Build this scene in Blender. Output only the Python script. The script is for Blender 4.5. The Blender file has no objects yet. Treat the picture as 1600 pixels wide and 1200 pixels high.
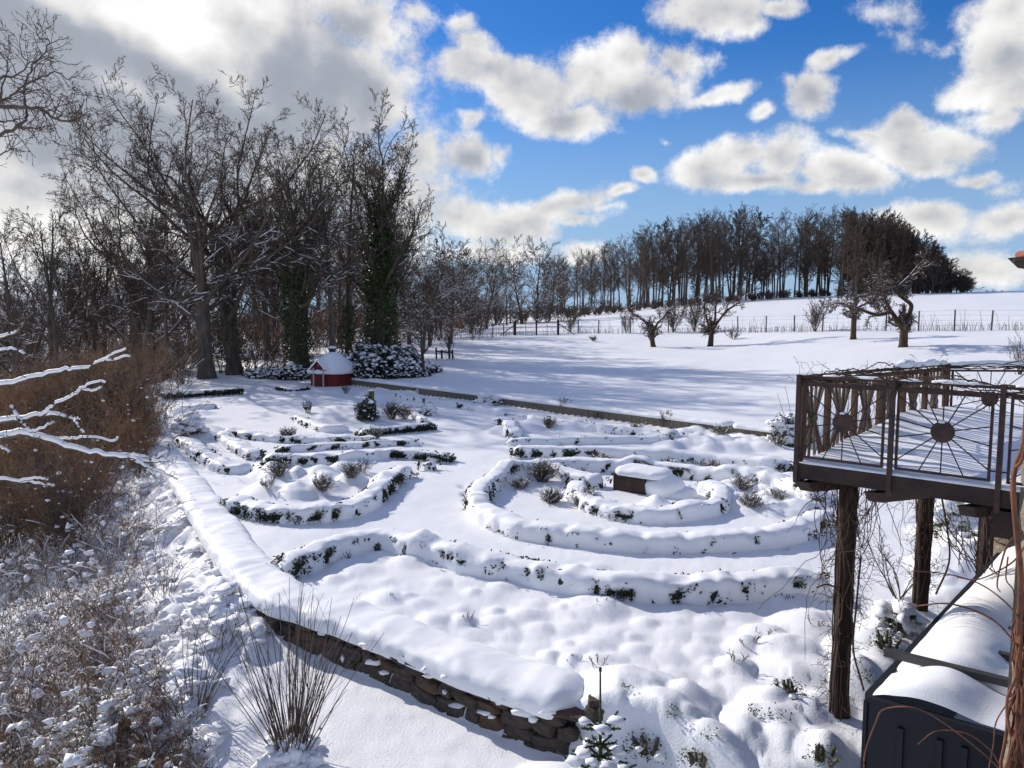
import bpy, math, random
import numpy as np
C = bpy.context.scene
COL = C.collection
R = math.radians

# ------------------------------------------------------------------ camera
CAMZ = 4.6
FPX = 1209.0
PITCH = math.atan(116 / FPX)
cd = bpy.data.cameras.new('camera')
cam = bpy.data.objects.new('camera', cd)
COL.objects.link(cam)
cam.location = (0, 0, CAMZ)
cam.rotation_euler = (math.pi / 2 - PITCH, 0, 0)
cd.sensor_fit = 'HORIZONTAL'
cd.sensor_width = 36
cd.lens = 36 * FPX / 1600
cd.clip_start = 0.1
cd.clip_end = 4000
C.camera = cam

# ------------------------------------------------------------------ sun, sky, exposure
SUN_AZ = R(-47)          # from +Y, negative = towards -X
SUN_EL = R(27)
sl = bpy.data.lights.new('sun', 'SUN')
sl.energy = 3.3
sl.angle = R(0.5)
sl.color = (1.0, 0.94, 0.86)
so = bpy.data.objects.new('sun', sl)
COL.objects.link(so)
so.rotation_euler = (math.pi / 2 - SUN_EL, 0, -SUN_AZ + math.pi)
so.location = (-60, 30, 60)

C.view_settings.view_transform = 'Standard'
C.view_settings.look = 'None'
C.view_settings.exposure = 0.48
C.view_settings.gamma = 1
C.view_settings.use_curve_mapping = False
C.cycles.max_bounces = 6
C.cycles.diffuse_bounces = 3
C.cycles.glossy_bounces = 2
C.cycles.transmission_bounces = 2
C.cycles.transparent_max_bounces = 4
C.cycles.caustics_reflective = False
C.cycles.caustics_refractive = False
C.cycles.use_denoising = True
C.cycles.denoiser = 'OPENIMAGEDENOISE'
C.cycles.denoising_input_passes = 'RGB_ALBEDO_NORMAL'
C.cycles.denoising_prefilter = 'ACCURATE'
C.render.film_transparent = False


def pdir(u, v):
    a = (600 - v) / FPX
    return np.array([(u - 800) / FPX, math.cos(PITCH) + a * math.sin(PITCH), -math.sin(PITCH) + a * math.cos(PITCH)])


def G(u, v, z=0.0):
    d = pdir(u, v)
    t = (z - CAMZ) / d[2]
    return np.array([d[0] * t, d[1] * t, z])


def P(u, v, y):
    d = pdir(u, v)
    t = y / d[1]
    return np.array([d[0] * t, y, CAMZ + d[2] * t])


def azel(u, v):
    d = pdir(u, v)
    d = d / np.linalg.norm(d)
    return math.atan2(d[0], d[1]), math.asin(d[2])


# (u, v, half width, half height, rotation deg, weight)
CLOUDS = [
    (130, 120, 500, 330, 0, 1.9), (450, 110, 190, 150, 25, 1.3), (575, 150, 90, 110, 30, 1.0), (640, 250, 60, 80, 30, .8),
    (560, 20, 130, 60, 20, .9), (480, 330, 300, 120, 0, 1.3),
    (650, 15, 42, 26, 0, .75), (715, 22, 34, 20, 15, .8), (735, 50, 55, 24, 20, .7),
    (745, 105, 80, 52, 20, 1.1), (830, 145, 100, 62, -10, 1.2), (930, 110, 85, 55, 0, 1.2), (1010, 130, 85, 50, 10, 1.2),
    (880, 190, 90, 32, 0, 1.1), (980, 75, 60, 42, 0, 1.0), (1060, 95, 60, 34, 15, .9), (1110, 150, 70, 16, -3, .8), (730, 190, 34, 18, 0, .8),
    (735, 245, 60, 42, 20, 1.0), (785, 238, 24, 20, 0, .6),
    (720, 345, 80, 46, 10, 1.1), (810, 355, 100, 40, -8, 1.1), (880, 322, 90, 30, -12, 1.1), (960, 302, 40, 14, -10, .9), (900, 345, 60, 18, 0, .8),
    (780, 395, 110, 26, 0, .8), (920, 392, 60, 22, 0, .9), (1000, 271, 34, 18, 0, 1.0),
    (1110, 262, 75, 44, 0, 1.15), (1160, 240, 40, 34, 0, 1.0), (1215, 245, 62, 42, 0, 1.15), (1180, 285, 80, 22, 0, .9), (1310, 270, 90, 34, 12, 1.15), (1300, 292, 110, 16, 0, .8),
    (1430, 222, 88, 46, 12, 1.2), (1418, 190, 42, 32, 0, 1.0), (1360, 212, 48, 12, 5, .8), (1440, 262, 46, 22, 0, .8),
    (1270, 152, 44, 38, 0, 1.1), (1235, 140, 24, 16, 30, .6), (1190, 181, 26, 15, 0, .8), (1300, 96, 40, 18, -18, .85), (1290, 108, 24, 12, 0, .6),
    (1120, 12, 95, 42, 0, 1.15), (1160, 42, 40, 26, 0, .9), (1215, 5, 50, 18, 0, .9),
    (1570, 85, 75, 60, 0, 1.2), (1530, 130, 66, 26, 0, 1.0), (1610, 130, 80, 40, 0, 1.1), (1590, 25, 70, 50, 0, 1.0), (1560, 175, 60, 20, 0, .6), (1510, 148, 20, 18, 0, .5),
    (1385, 20, 60, 22, 20, .42), (1410, 62, 60, 18, 15, .40), (1520, 40, 26, 32, -20, .45), (1478, 75, 20, 14, 0, .42),
    (1445, 350, 82, 36, 8, 1.1), (1515, 284, 44, 17, 0, .85), (1560, 300, 40, 20, 0, .5), (1585, 345, 72, 34, -10, 1.1), (1540, 425, 120, 30, 0, .85),
    (930, 330, 40, 10, 0, .6), (1040, 215, 14, 8, 0, .35),
]


# shading inside the cloud sheet: (u, v, half width, half height, rotation, brighter / darker)
TONES = [(230, 190, 420, 230, 0, -.62), (560, 130, 130, 130, 0, -.5), (290, 55, 120, 48, 35, 1.15), (150, 8, 150, 22, 10, .8), (165, 112, 90, 26, 25, 1.2), (330, 10, 120, 40, 0, .5), (255, 150, 60, 20, 20, .5),
         (560, 190, 60, 40, 20, .25), (50, 330, 160, 60, 0, .5), (300, 380, 200, 60, 0, .6), (420, 60, 60, 40, 60, .35), (620, 110, 50, 70, 30, .35),
         (90, 65, 150, 34, 22, -.9), (310, 150, 150, 26, 24, -.6), (90, 190, 150, 50, 10, -.55), (440, 110, 80, 46, 50, -.5), (560, 130, 70, 40, 60, -.35), (540, 30, 60, 26, 20, -.4),
         (960, 165, 90, 30, 0, -.85), (800, 115, 45, 28, 0, -.45), (1310, 290, 80, 16, 0, -.5), (1450, 250, 60, 18, 0, -.6), (1170, 285, 80, 14, 0, -.5), (1590, 140, 60, 40, 0, -.35), (730, 255, 45, 20, 0, -.5), (1150, 30, 60, 20, 0, -.4), (1275, 165, 26, 16, 0, -.35), (820, 370, 120, 20, 0, -.3), (600, 250, 60, 40, 0, -.3), (480, 200, 160, 30, 0, -.35)]


def build_world():
    w = bpy.data.worlds.new('World')
    C.world = w
    w.use_nodes = True
    nt = w.node_tree
    nt.nodes.clear()
    N, L = nt.nodes.new, nt.links.new

    def math_(op, a, b=None, c=None, clamp=False):
        n = N('ShaderNodeMath')
        n.operation = op
        n.use_clamp = clamp
        for i, x in enumerate((a, b, c)):
            if x is None:
                continue
            if isinstance(x, (int, float)):
                n.inputs[i].default_value = x
            else:
                L(x, n.inputs[i])
        return n.outputs[0]

    def vmath(op, a, b=None):
        n = N('ShaderNodeVectorMath')
        n.operation = op
        for i, x in enumerate((a, b)):
            if x is None:
                continue
            if isinstance(x, tuple):
                n.inputs[i].default_value = x
            else:
                L(x, n.inputs[i])
        return n

    def noise(vec, scale, detail, rough=.55):
        n = N('ShaderNodeTexNoise')
        n.inputs['Scale'].default_value = scale
        n.inputs['Detail'].default_value = detail
        n.inputs['Roughness'].default_value = rough
        L(vec, n.inputs['Vector'])
        return n

    def mrange(v, a, b, c=0.0, d=1.0, smooth=True):
        n = N('ShaderNodeMapRange')
        n.interpolation_type = 'SMOOTHSTEP' if smooth else 'LINEAR'
        L(v, n.inputs['Value'])
        for k, x in zip(('From Min', 'From Max', 'To Min', 'To Max'), (a, b, c, d)):
            n.inputs[k].default_value = x
        return n.outputs[0]

    out = N('ShaderNodeOutputWorld')
    bg = N('ShaderNodeBackground')
    bg.inputs['Strength'].default_value = 0.1
    L(bg.outputs[0], out.inputs[0])
    sky = N('ShaderNodeTexSky')
    sky.sky_type = 'NISHITA'
    sky.sun_disc = False
    sky.sun_elevation = SUN_EL
    sky.sun_rotation = SUN_AZ
    sky.air_density = 1.0
    sky.dust_density = 0.3
    sky.ozone_density = 2.0
    hs = N('ShaderNodeHueSaturation')
    hs.inputs['Saturation'].default_value = 1.4
    hs.inputs['Value'].default_value = 1.0
    L(sky.outputs[0], hs.inputs['Color'])

    tc = N('ShaderNodeTexCoord')
    gen = tc.outputs['Generated']
    sep = N('ShaderNodeSeparateXYZ')
    L(gen, sep.inputs[0])
    az = math_('ARCTAN2', sep.outputs[0], sep.outputs[1])
    el = math_('ARCSINE', sep.outputs[2])
    comb = N('ShaderNodeCombineXYZ')
    L(az, comb.inputs[0])
    L(el, comb.inputs[1])
    p0 = comb.outputs[0]
    # warp
    wn = noise(p0, 9, 3, .55)
    wv = vmath('SUBTRACT', wn.outputs['Color'], (.5, .5, .5)).outputs[0]
    ws = vmath('MULTIPLY', wv, (.07, .05, 0)).outputs[0]
    p1 = vmath('ADD', p0, ws).outputs[0]
    det = math_('SUBTRACT', noise(p0, 13, 14, .70).outputs['Fac'], .5)

    def seq(p, cur):
        # keeps the evaluation in order, so that few values are alive at once
        n = N('ShaderNodeVectorMath')
        n.operation = 'MULTIPLY_ADD'
        L(cur, n.inputs[0])
        n.inputs[1].default_value = (1e-9, 1e-9, 1e-9)
        L(p, n.inputs[2])
        return n.outputs[0]

    def field(p):
        cur = None
        for (u, v, ru, rv, rot, wt) in CLOUDS:
            a, e = azel(u, v)
            m = N('ShaderNodeMapping')
            m.vector_type = 'TEXTURE'
            m.inputs['Location'].default_value = (a, e, 0)
            m.inputs['Rotation'].default_value = (0, 0, -R(rot))
            m.inputs['Scale'].default_value = (ru / FPX * .97, rv / FPX * .97, 1)
            L(p, m.inputs['Vector'])
            ln = vmath('LENGTH', m.outputs[0])
            f = math_('MULTIPLY_ADD', ln.outputs['Value'], -wt, wt)
            cur = f if cur is None else math_('SMOOTH_MAX', cur, f, .25)
            p = seq(p, cur)
        return cur
    F = field(p1)
    # elsewhere: generic cumulus, fading in away from the part of the sky mapped above
    gn = noise(gen, 3.0, 8, .55)
    far_ = mrange(math_('ABSOLUTE', az), .66, .95)
    high = mrange(el, .42, .62)
    elsewhere = math_('MAXIMUM', far_, high)
    gF = math_('MULTIPLY', math_('SUBTRACT', gn.outputs['Fac'], .5), 5.0)
    gF = math_('SUBTRACT', gF, math_('MULTIPLY', math_('SUBTRACT', 1.0, elsewhere), 3.0))
    F = math_('MAXIMUM', F, gF)
    D = math_('MULTIPLY_ADD', det, 1.8, F)
    mask = mrange(D, -.02, .56)
    tone = None
    pt = seq(p1, F)
    for (u, v, ru, rv, rot, wt) in TONES:
        a, e = azel(u, v)
        m = N('ShaderNodeMapping')
        m.vector_type = 'TEXTURE'
        m.inputs['Location'].default_value = (a, e, 0)
        m.inputs['Rotation'].default_value = (0, 0, -R(rot))
        m.inputs['Scale'].default_value = (ru / FPX * 1.5, rv / FPX * 1.5, 1)
        L(pt, m.inputs['Vector'])
        ln = vmath('LENGTH', m.outputs[0])
        f = mrange(ln.outputs['Value'], 1.0, 0.0, 0, wt)
        tone = f if tone is None else math_('ADD', tone, f)
        pt = seq(pt, tone)
    # relief: light from upper left, grey bellies
    thick = mrange(math_('MULTIPLY_ADD', det, -.5, F), .15, 1.3)
    wn2 = noise(vmath('ADD', p0, (-.022, .03, 0)).outputs[0], 11, 4, .5)
    wn3 = noise(p0, 11, 4, .5)
    relief = math_('SUBTRACT', wn3.outputs['Fac'], wn2.outputs['Fac'])
    big = noise(vmath('MULTIPLY', p0, (1, 2.6, 1)).outputs[0], 3.2, 3, .5)
    bign = mrange(big.outputs['Fac'], .40, .60)
    thick2 = mrange(F, .95, 1.6)
    g = math_('MULTIPLY_ADD', thick, -.36, 1.10)
    g = math_('MULTIPLY_ADD', math_('MULTIPLY', thick2, math_('SUBTRACT', 1.05, bign)), -.22, g)
    g = math_('MULTIPLY_ADD', tone, .42, g)
    g = math_('MULTIPLY_ADD', relief, 1.15, g)
    g = math_('MULTIPLY_ADD', det, .35, g)
    # towards the sun the cloud glows through
    sund = (math.sin(SUN_AZ) * math.cos(SUN_EL), math.cos(SUN_AZ) * math.cos(SUN_EL), math.sin(SUN_EL))
    dt = vmath('DOT_PRODUCT', gen, sund).outputs['Value']
    glow = mrange(dt, .80, 1.0, 0, .5)
    g = math_('ADD', g, math_('MULTIPLY', glow, math_('MULTIPLY', bign, .5)))
    g = math_('SMOOTH_MAX', g, .50, .25)
    cc = N('ShaderNodeMix')
    cc.data_type = 'RGBA'
    L(mrange(g, .5, .95), cc.inputs[0])
    cc.inputs[6].default_value = (.90, .95, 1.05, 1)
    cc.inputs[7].default_value = (1.0, .985, .965, 1)
    cs = vmath('SCALE', cc.outputs[2])
    L(math_('MULTIPLY', g, CLOUD_GAIN), cs.inputs['Scale'])
    mx = N('ShaderNodeMix')
    mx.data_type = 'RGBA'
    L(math_('MULTIPLY', mask, .96), mx.inputs[0])
    sk = vmath('MULTIPLY', hs.outputs[0], SKY_TINT).outputs[0]
    hz = N('ShaderNodeMix')
    hz.data_type = 'RGBA'
    L(mrange(el, .34, -.02, 0, .95), hz.inputs[0])
    L(sk, hz.inputs[6])
    hz.inputs[7].default_value = (2.5, 3.7, 5.4, 1)
    L(hz.outputs[2], mx.inputs[6])
    L(cs.outputs[0], mx.inputs[7])
    L(mx.outputs[2], bg.inputs[0])


CLOUD_GAIN = 6.1
SKY_TINT = (.42, .60, .86)
build_world()

# ------------------------------------------------------------------ numeric helpers
def _h(i, j, k, s):
    n = (i * 374761393 + j * 668265263 + k * 2147483647 + s * 974634777) & 0xffffffff
    n = ((n ^ (n >> 13)) * 1274126177) & 0xffffffff
    n = (n ^ (n >> 16)) & 0xffffff
    return n / float(0xffffff)


def vnoise(x, y, z=None, s=0):
    x = np.asarray(x, float)
    y = np.asarray(y, float)
    xi = np.floor(x).astype(np.int64); yi = np.floor(y).astype(np.int64)
    fx = x - xi; fy = y - yi
    fx = fx * fx * (3 - 2 * fx); fy = fy * fy * (3 - 2 * fy)
    def layer(k):
        a = _h(xi, yi, k, s); b = _h(xi + 1, yi, k, s); c = _h(xi, yi + 1, k, s); d = _h(xi + 1, yi + 1, k, s)
        return (a * (1 - fx) + b * fx) * (1 - fy) + (c * (1 - fx) + d * fx) * fy
    if z is None:
        return layer(np.int64(0)) - .5
    z = np.asarray(z, float)
    zi = np.floor(z).astype(np.int64); fz = z - zi; fz = fz * fz * (3 - 2 * fz)
    return layer(zi) * (1 - fz) + layer(zi + 1) * fz - .5


def fbm(x, y, z=None, o=3, s=0, g=.5):
    t = 0; a = 1.0; f = 1.0
    for i in range(o):
        t = t + a * vnoise(x * f, y * f, None if z is None else z * f, s + i * 7)
        a *= g; f *= 2.03
    return t


def sst(a, b, x):
    t = np.clip((x - a) / (b - a), 0, 1)
    return t * t * (3 - 2 * t)


def smooth_poly(pts, n_per=8):
    p = np.array(pts, float)
    if len(p) < 3:
        return p
    q = np.vstack([2 * p[0] - p[1], p, 2 * p[-1] - p[-2]])
    out = []
    for i in range(1, len(q) - 2):
        for t in np.linspace(0, 1, n_per, endpoint=False):
            a, b, c, d = q[i - 1], q[i], q[i + 1], q[i + 2]
            out.append(.5 * (2 * b + (c - a) * t + (2 * a - 5 * b + 4 * c - d) * t * t + (3 * b - a - 3 * c + d) * t ** 3))
    out.append(p[-1])
    return np.array(out)


def resample(p, step):
    seg = np.linalg.norm(np.diff(p, axis=0), axis=1)
    s = np.concatenate([[0], np.cumsum(seg)])
    n = max(2, int(s[-1] / step) + 1)
    t = np.linspace(0, s[-1], n)
    return np.stack([np.interp(t, s, p[:, i]) for i in range(p.shape[1])], 1), t


def sdist(x, y, poly):
    """signed distance to an open polyline (positive on its right-hand side), and arc parameter"""
    best = np.full(x.shape, 1e9); sg = np.ones(x.shape); par = np.zeros(x.shape)
    acc = 0
    for a, b in zip(poly[:-1], poly[1:]):
        dx, dy = b[0] - a[0], b[1] - a[1]
        l2 = dx * dx + dy * dy
        t = np.clip(((x - a[0]) * dx + (y - a[1]) * dy) / l2, 0, 1)
        ex = x - a[0] - t * dx; ey = y - a[1] - t * dy
        d = np.sqrt(ex * ex + ey * ey)
        m = d < best
        best = np.where(m, d, best)
        sg = np.where(m, np.sign(dy * (x - a[0]) - dx * (y - a[1])), sg)
        par = np.where(m, acc + t * math.sqrt(l2), par)
        acc += math.sqrt(l2)
    return best * sg, par


# ------------------------------------------------------------------ layout lines
# retaining wall of the garden, outer edge, from far left to the near end
WPX = [(248, 690), (300, 762), (345, 830), (385, 882), (420, 928), (480, 950), (545, 970), (640, 1006), (740, 1046), (830, 1076), (905, 1098)]
W_VIS = np.array([G(u, v, .08)[:2] for u, v in WPX])
W_ALL = np.vstack([[(-260, 700), (-60, 160), (-34, 90), (-25, 60), (-21.5, 46)], W_VIS, [(1.6, 8.1), (2.4, 7.2), (4.0, 5.6), (9, 0), (12, -20)]])
# low block wall under the meadow
V0, V1, V2 = G(548, 602)[:2], G(1140, 683)[:2], G(1262, 700)[:2]
V_ALL = np.vstack([[(-290, 700), (-70, 160), (-40, 85), (-22, 62), (-11.5, 51)], [V0, V1, V2], [(18, 21), (60, 8), (90, -20)]])
# fence beyond the meadow
FENCE = [(-22, 84.0), (-3.8, 79.0), (.4, 78.0), (4.7, 77.0), (11.5, 70.0), (19.0, 65.0), (21.2, 58.5), (31.6, 51.5), (44, 47.0)]

_cp = np.array([
    (-9.6, 46.5, .38), (0, 36.5, .42), (7.9, 28.2, .46), (14, 22.5, .55), (24, 18, .9), (40, 20, 2.0),
    (-12, 52, .3), (-20, 55, .1), (-10, 60, .9), (-9, 75, 1.5), (-3.7, 75, 1.75), (4.5, 77, 2.1), (11, 60, 1.75), (15.4, 60, 1.9), (19, 65, 2.55),
    (21, 58, 2.75), (31.6, 51, 3.15), (21.2, 42, 2.45), (22, 50, 2.6), (10, 42, 1.2), (0, 55, 1.2), (40, 45, 3.7), (44, 55, 4.1),
    (-25, 110, 1.0), (-6, 130, 1.9), (0, 200, 2.6), (12, 150, 3.4), (24, 180, 5.2), (54.6, 165, 7.1), (87, 150, 7.9), (100, 150, 8.1), (130, 130, 8.4),
    (60, 80, 5.2), (90, 90, 6.4), (40, 110, 5.2), (15, 105, 3.4), (70, 120, 7.0),
    (0, 280, .5), (60, 260, 3.2), (120, 230, 4.5), (180, 180, 5), (-40, 250, -2), (200, 60, 6), (120, 20, 4), (60, -40, 1), (0, 400, -3), (200, 350, -2)], float)


def _tps_k(r):
    return np.where(r > 1e-9, r * r * np.log(np.maximum(r, 1e-9)), 0)


def _tps_fit(cp):
    n = len(cp)
    X = cp[:, :2] / 50.0
    K = _tps_k(np.linalg.norm(X[:, None] - X[None], axis=2)) + np.eye(n) * .002
    Pm = np.hstack([np.ones((n, 1)), X])
    A = np.zeros((n + 3, n + 3)); A[:n, :n] = K; A[:n, n:] = Pm; A[n:, :n] = Pm.T
    return np.linalg.solve(A, np.concatenate([cp[:, 2], [0, 0, 0]]))


_tw = _tps_fit(_cp)


def meadow_z(x, y):
    r = np.sqrt(x * x + y * y) + 1e-9
    k = np.minimum(1, 380 / r)
    x = x * k / 50; y = y * k / 50
    out = _tw[len(_cp)] + _tw[len(_cp) + 1] * x + _tw[len(_cp) + 2] * y
    for i in range(len(_cp)):
        dx = x - _cp[i, 0] / 50; dy = y - _cp[i, 1] / 50
        r2 = dx * dx + dy * dy
        out = out + _tw[i] * .5 * r2 * np.log(np.maximum(r2, 1e-12))
    return out


rng0 = np.random.default_rng(11)
# mounds in the snow: (x, y, height, radius)
MOUNDS = []
def mound(u, v, h, r, z=0.0):
    g = G(u, v, z + h * .3)
    MOUNDS.append((g[0], g[1], h, r))
for (u, v, h, r) in [(725, 968, .10, .17), (607, 934, .09, .28), (635, 932, .08, .15), (860, 1022, .10, .15), (893, 1030, .11, .13), (930, 945, .14, .35), (955, 942, .08, .2),
                     (1150, 1038, .18, .19), (1166, 1004, .15, .17), (1130, 934, .12, .16), (1235, 936, .16, .35), (1010, 924, .07, .35), (1062, 1095, .24, .34), (1195, 990, .16, .26),
                     (1230, 1010, .20, .33), (935, 1035, .10, .28), (655, 868, .1, .22), (590, 868, .07, .3), (640, 876, .1, .3), (710, 880, .07, .25), (540, 880, .08, .3), (520, 905, .07, .2),
                     (560, 890, .08, .3), (765, 868, .05, .3), (1270, 975, .18, .4), (1250, 1045, .15, .4), (930, 885, .05, .2), (1175, 930, .06, .3)]:
    mound(u, v, h, r)
for i in range(9):
    for j in range(14):
        u = 560 + j * 55 + rng0.uniform(-18, 18); v = 900 + i * 20 + j * 3.5 + rng0.uniform(-7, 7)
        if v > 1085 or (v > 955 + (u - 545) * .36):
            continue
        mound(u, v, rng0.uniform(.02, .075), rng0.uniform(.12, .26))
# the big drifted shrubs along the near edge of the garden
for (u, v, h, r) in [(985, 1080, .30, .50), (1030, 1120, .30, .45), (955, 1105, .28, .30), (1500, 880, .4, .5), (1520, 840, .4, .5), (1480, 830, .3, .45), (1475, 905, .3, .3), (1545, 800, .4, .6),
                     (870, 1170, .35, .45), (830, 1195, .35, .4), (900, 1190, .3, .35)]:
    mound(u, v, h, r)
for (ua, va, ub, vb, n, wd) in [(985, 1075, 1100, 1170, 16, 30), (1090, 1150, 1210, 1150, 18, 34), (1200, 1140, 1300, 1075, 22, 36), (1210, 1180, 1300, 1160, 10, 30), (1330, 1050, 1440, 960, 30, 34), (1420, 985, 1500, 900, 14, 24)]:
    for k in range(n):
        q = rng0.random()
        mound(ua + (ub - ua) * q + rng0.normal(0, wd * .45), va + (vb - va) * q + rng0.normal(0, wd * .4), rng0.uniform(.10, .27), rng0.uniform(.16, .34))
# mounds among the beds
for k in range(46):
    u = rng0.uniform(1140, 1290); v = rng0.uniform(735, 800)
    if ((u - 1020) / 270) ** 2 + ((v - 768) / 55) ** 2 > .95:
        continue
    mound(u, v, rng0.uniform(.12, .26), rng0.uniform(.2, .36))
for k in range(40):
    mound(rng0.uniform(1040, 1240), rng0.uniform(672, 698), rng0.uniform(.15, .3), rng0.uniform(.25, .5))
for k in range(16):
    mound(rng0.uniform(780, 900), rng0.uniform(650, 672), rng0.uniform(.12, .25), rng0.uniform(.3, .5))
for k in range(26):
    mound(rng0.uniform(490, 650), rng0.uniform(636, 656), rng0.uniform(.1, .25), rng0.uniform(.25, .5))
for k in range(16):
    mound(rng0.uniform(545, 660), rng0.uniform(608, 622), rng0.uniform(.12, .3), rng0.uniform(.3, .6))
for k in range(22):
    mound(rng0.uniform(400, 600), rng0.uniform(722, 765), rng0.uniform(.1, .26), rng0.uniform(.2, .4))
for (u, v, h, r) in [(470, 765, .35, .45), (500, 758, .3, .3), (548, 745, .35, .3), (800, 743, .35, .35), (1025, 790, .3, .35), (1055, 800, .2, .4), (985, 725, .3, .35), (995, 735, .2, .3), (430, 765, .2, .5)]:
    mound(u, v, h, r)
for k in range(14):
    mound(rng0.uniform(250, 330), rng0.uniform(640, 680), rng0.uniform(.1, .3), rng0.uniform(.3, .6))
FOOT = []
_fp = smooth_poly([G(*q)[:2] for q in [(727, 760), (735, 785), (760, 803), (800, 822), (850, 834), (920, 846), (1000, 853), (1080, 858), (1180, 856), (1300, 850)]], 8)
_fpr, _ = resample(_fp, .34)
for i, q in enumerate(_fpr):
    FOOT.append((q[0] + rng0.normal(0, .05), q[1] + (.12 if i % 2 else -.12) + rng0.normal(0, .04), -.09, .10))


def H(x, y):
    x = np.atleast_1d(np.asarray(x, float)); y = np.atleast_1d(np.asarray(y, float))
    dW, pW = sdist(x, y, W_ALL)       # sign convention fixed below
    dW = dW * W_SIGN
    dV, _ = sdist(x, y, V_ALL)
    dV = dV * V_SIGN
    r = np.sqrt(x * x + y * y)
    near = sst(60, 30, r)
    grit = fbm(x / .11, y / .11, o=2, s=6) * .010 * sst(22, 12, r)
    gz = grit + fbm(x / 2.3, y / 2.3, o=2, s=3) * .07 + fbm(x / .5, y / .5, o=2, s=5) * .018 * near
    rr = np.full(x.shape, 0.0)
    for (mx, my, h, rad) in MOUNDS + FOOT:
        if h > .12 and math.hypot(mx - 3.58, my - 8.35) < .62:
            continue
        d2 = ((x - mx) ** 2 + (y - my) ** 2) / (rad * rad)
        m = d2 < 3.2
        if m.any():
            k2 = h * (1 - d2[m] / 3.2) ** (1.35 if h > .1 else 2.2)
            rr[m] = rr[m] + k2 if h < 0 else np.maximum(rr[m], k2)
    gz = gz + rr * (1 + .5 * fbm(x / .42, y / .42, o=2, s=9) * (rr > .1))
    mz = meadow_z(x, y) + fbm(x / 9, y / 9, o=3, s=21) * .22 * sst(2, 12, dV) + fbm(x / 2.5, y / 2.5, o=2, s=23) * .04
    sV = np.clip(dV / (.25 + 7 * sst(9.3, 14, x)), 0, 1)
    sV = sV * sV * (3 - 2 * sV)
    z = gz * (1 - sV) + mz * sV
    # downhill side
    s = np.maximum(dW, 0)
    k = .10 + .27 * sst(-2.0, -7.0, x)
    wfoot = -.05 - .42 * sst(-4.6, -2.6, x) * sst(14.5, 12.8, y)
    drop = wfoot - k * s
    drop = np.where(drop < -8, -8 - (-8 - drop) * .15, drop)
    left = sst(0, 70, s)
    hill = sst(90, 260, y) * 24
    drop = np.maximum(drop, -16) + hill * left + fbm(x / 25, y / 25, o=3, s=40) * 4 * sst(20, 60, s)
    lump = np.abs(fbm(x / .55, y / .55, o=3, s=31)) * .42 + fbm(x / 1.8, y / 1.8, o=2, s=33) * .35
    lumpw = (.08 + .92 * sst(-2.6, -5.0, x)) * near
    drop = drop + (lump - .06) * lumpw
    blendW = sst(-.02, .22, dW)
    return z * (1 - blendW) + (drop + rr * .9 * sst(.1, .5, dW)) * blendW


W_SIGN = V_SIGN = 1.0
W_SIGN = float(np.sign(sdist(np.array([-20.]), np.array([20.]), W_ALL)[0][0]))
V_SIGN = float(np.sign(sdist(np.array([10.]), np.array([60.]), V_ALL)[0][0]))


def Hs(x, y):
    return float(H([x], [y])[0])


_ts = np.geomspace(3.0, 600, 700)
def T(u, v):
    """where the view ray through a photo point meets the ground"""
    d = pdir(u, v)
    f = CAMZ + d[2] * _ts - H(d[0] * _ts, d[1] * _ts)
    i = int(np.argmax(f < 0)) if (f < 0).any() else len(_ts) - 1
    i = max(i, 1)
    a, b = f[i - 1], f[i]
    t = _ts[i - 1] + (_ts[i] - _ts[i - 1]) * (a / (a - b) if a > b else 1)
    return np.array([d[0] * t, d[1] * t, Hs(d[0] * t, d[1] * t)])


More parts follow.
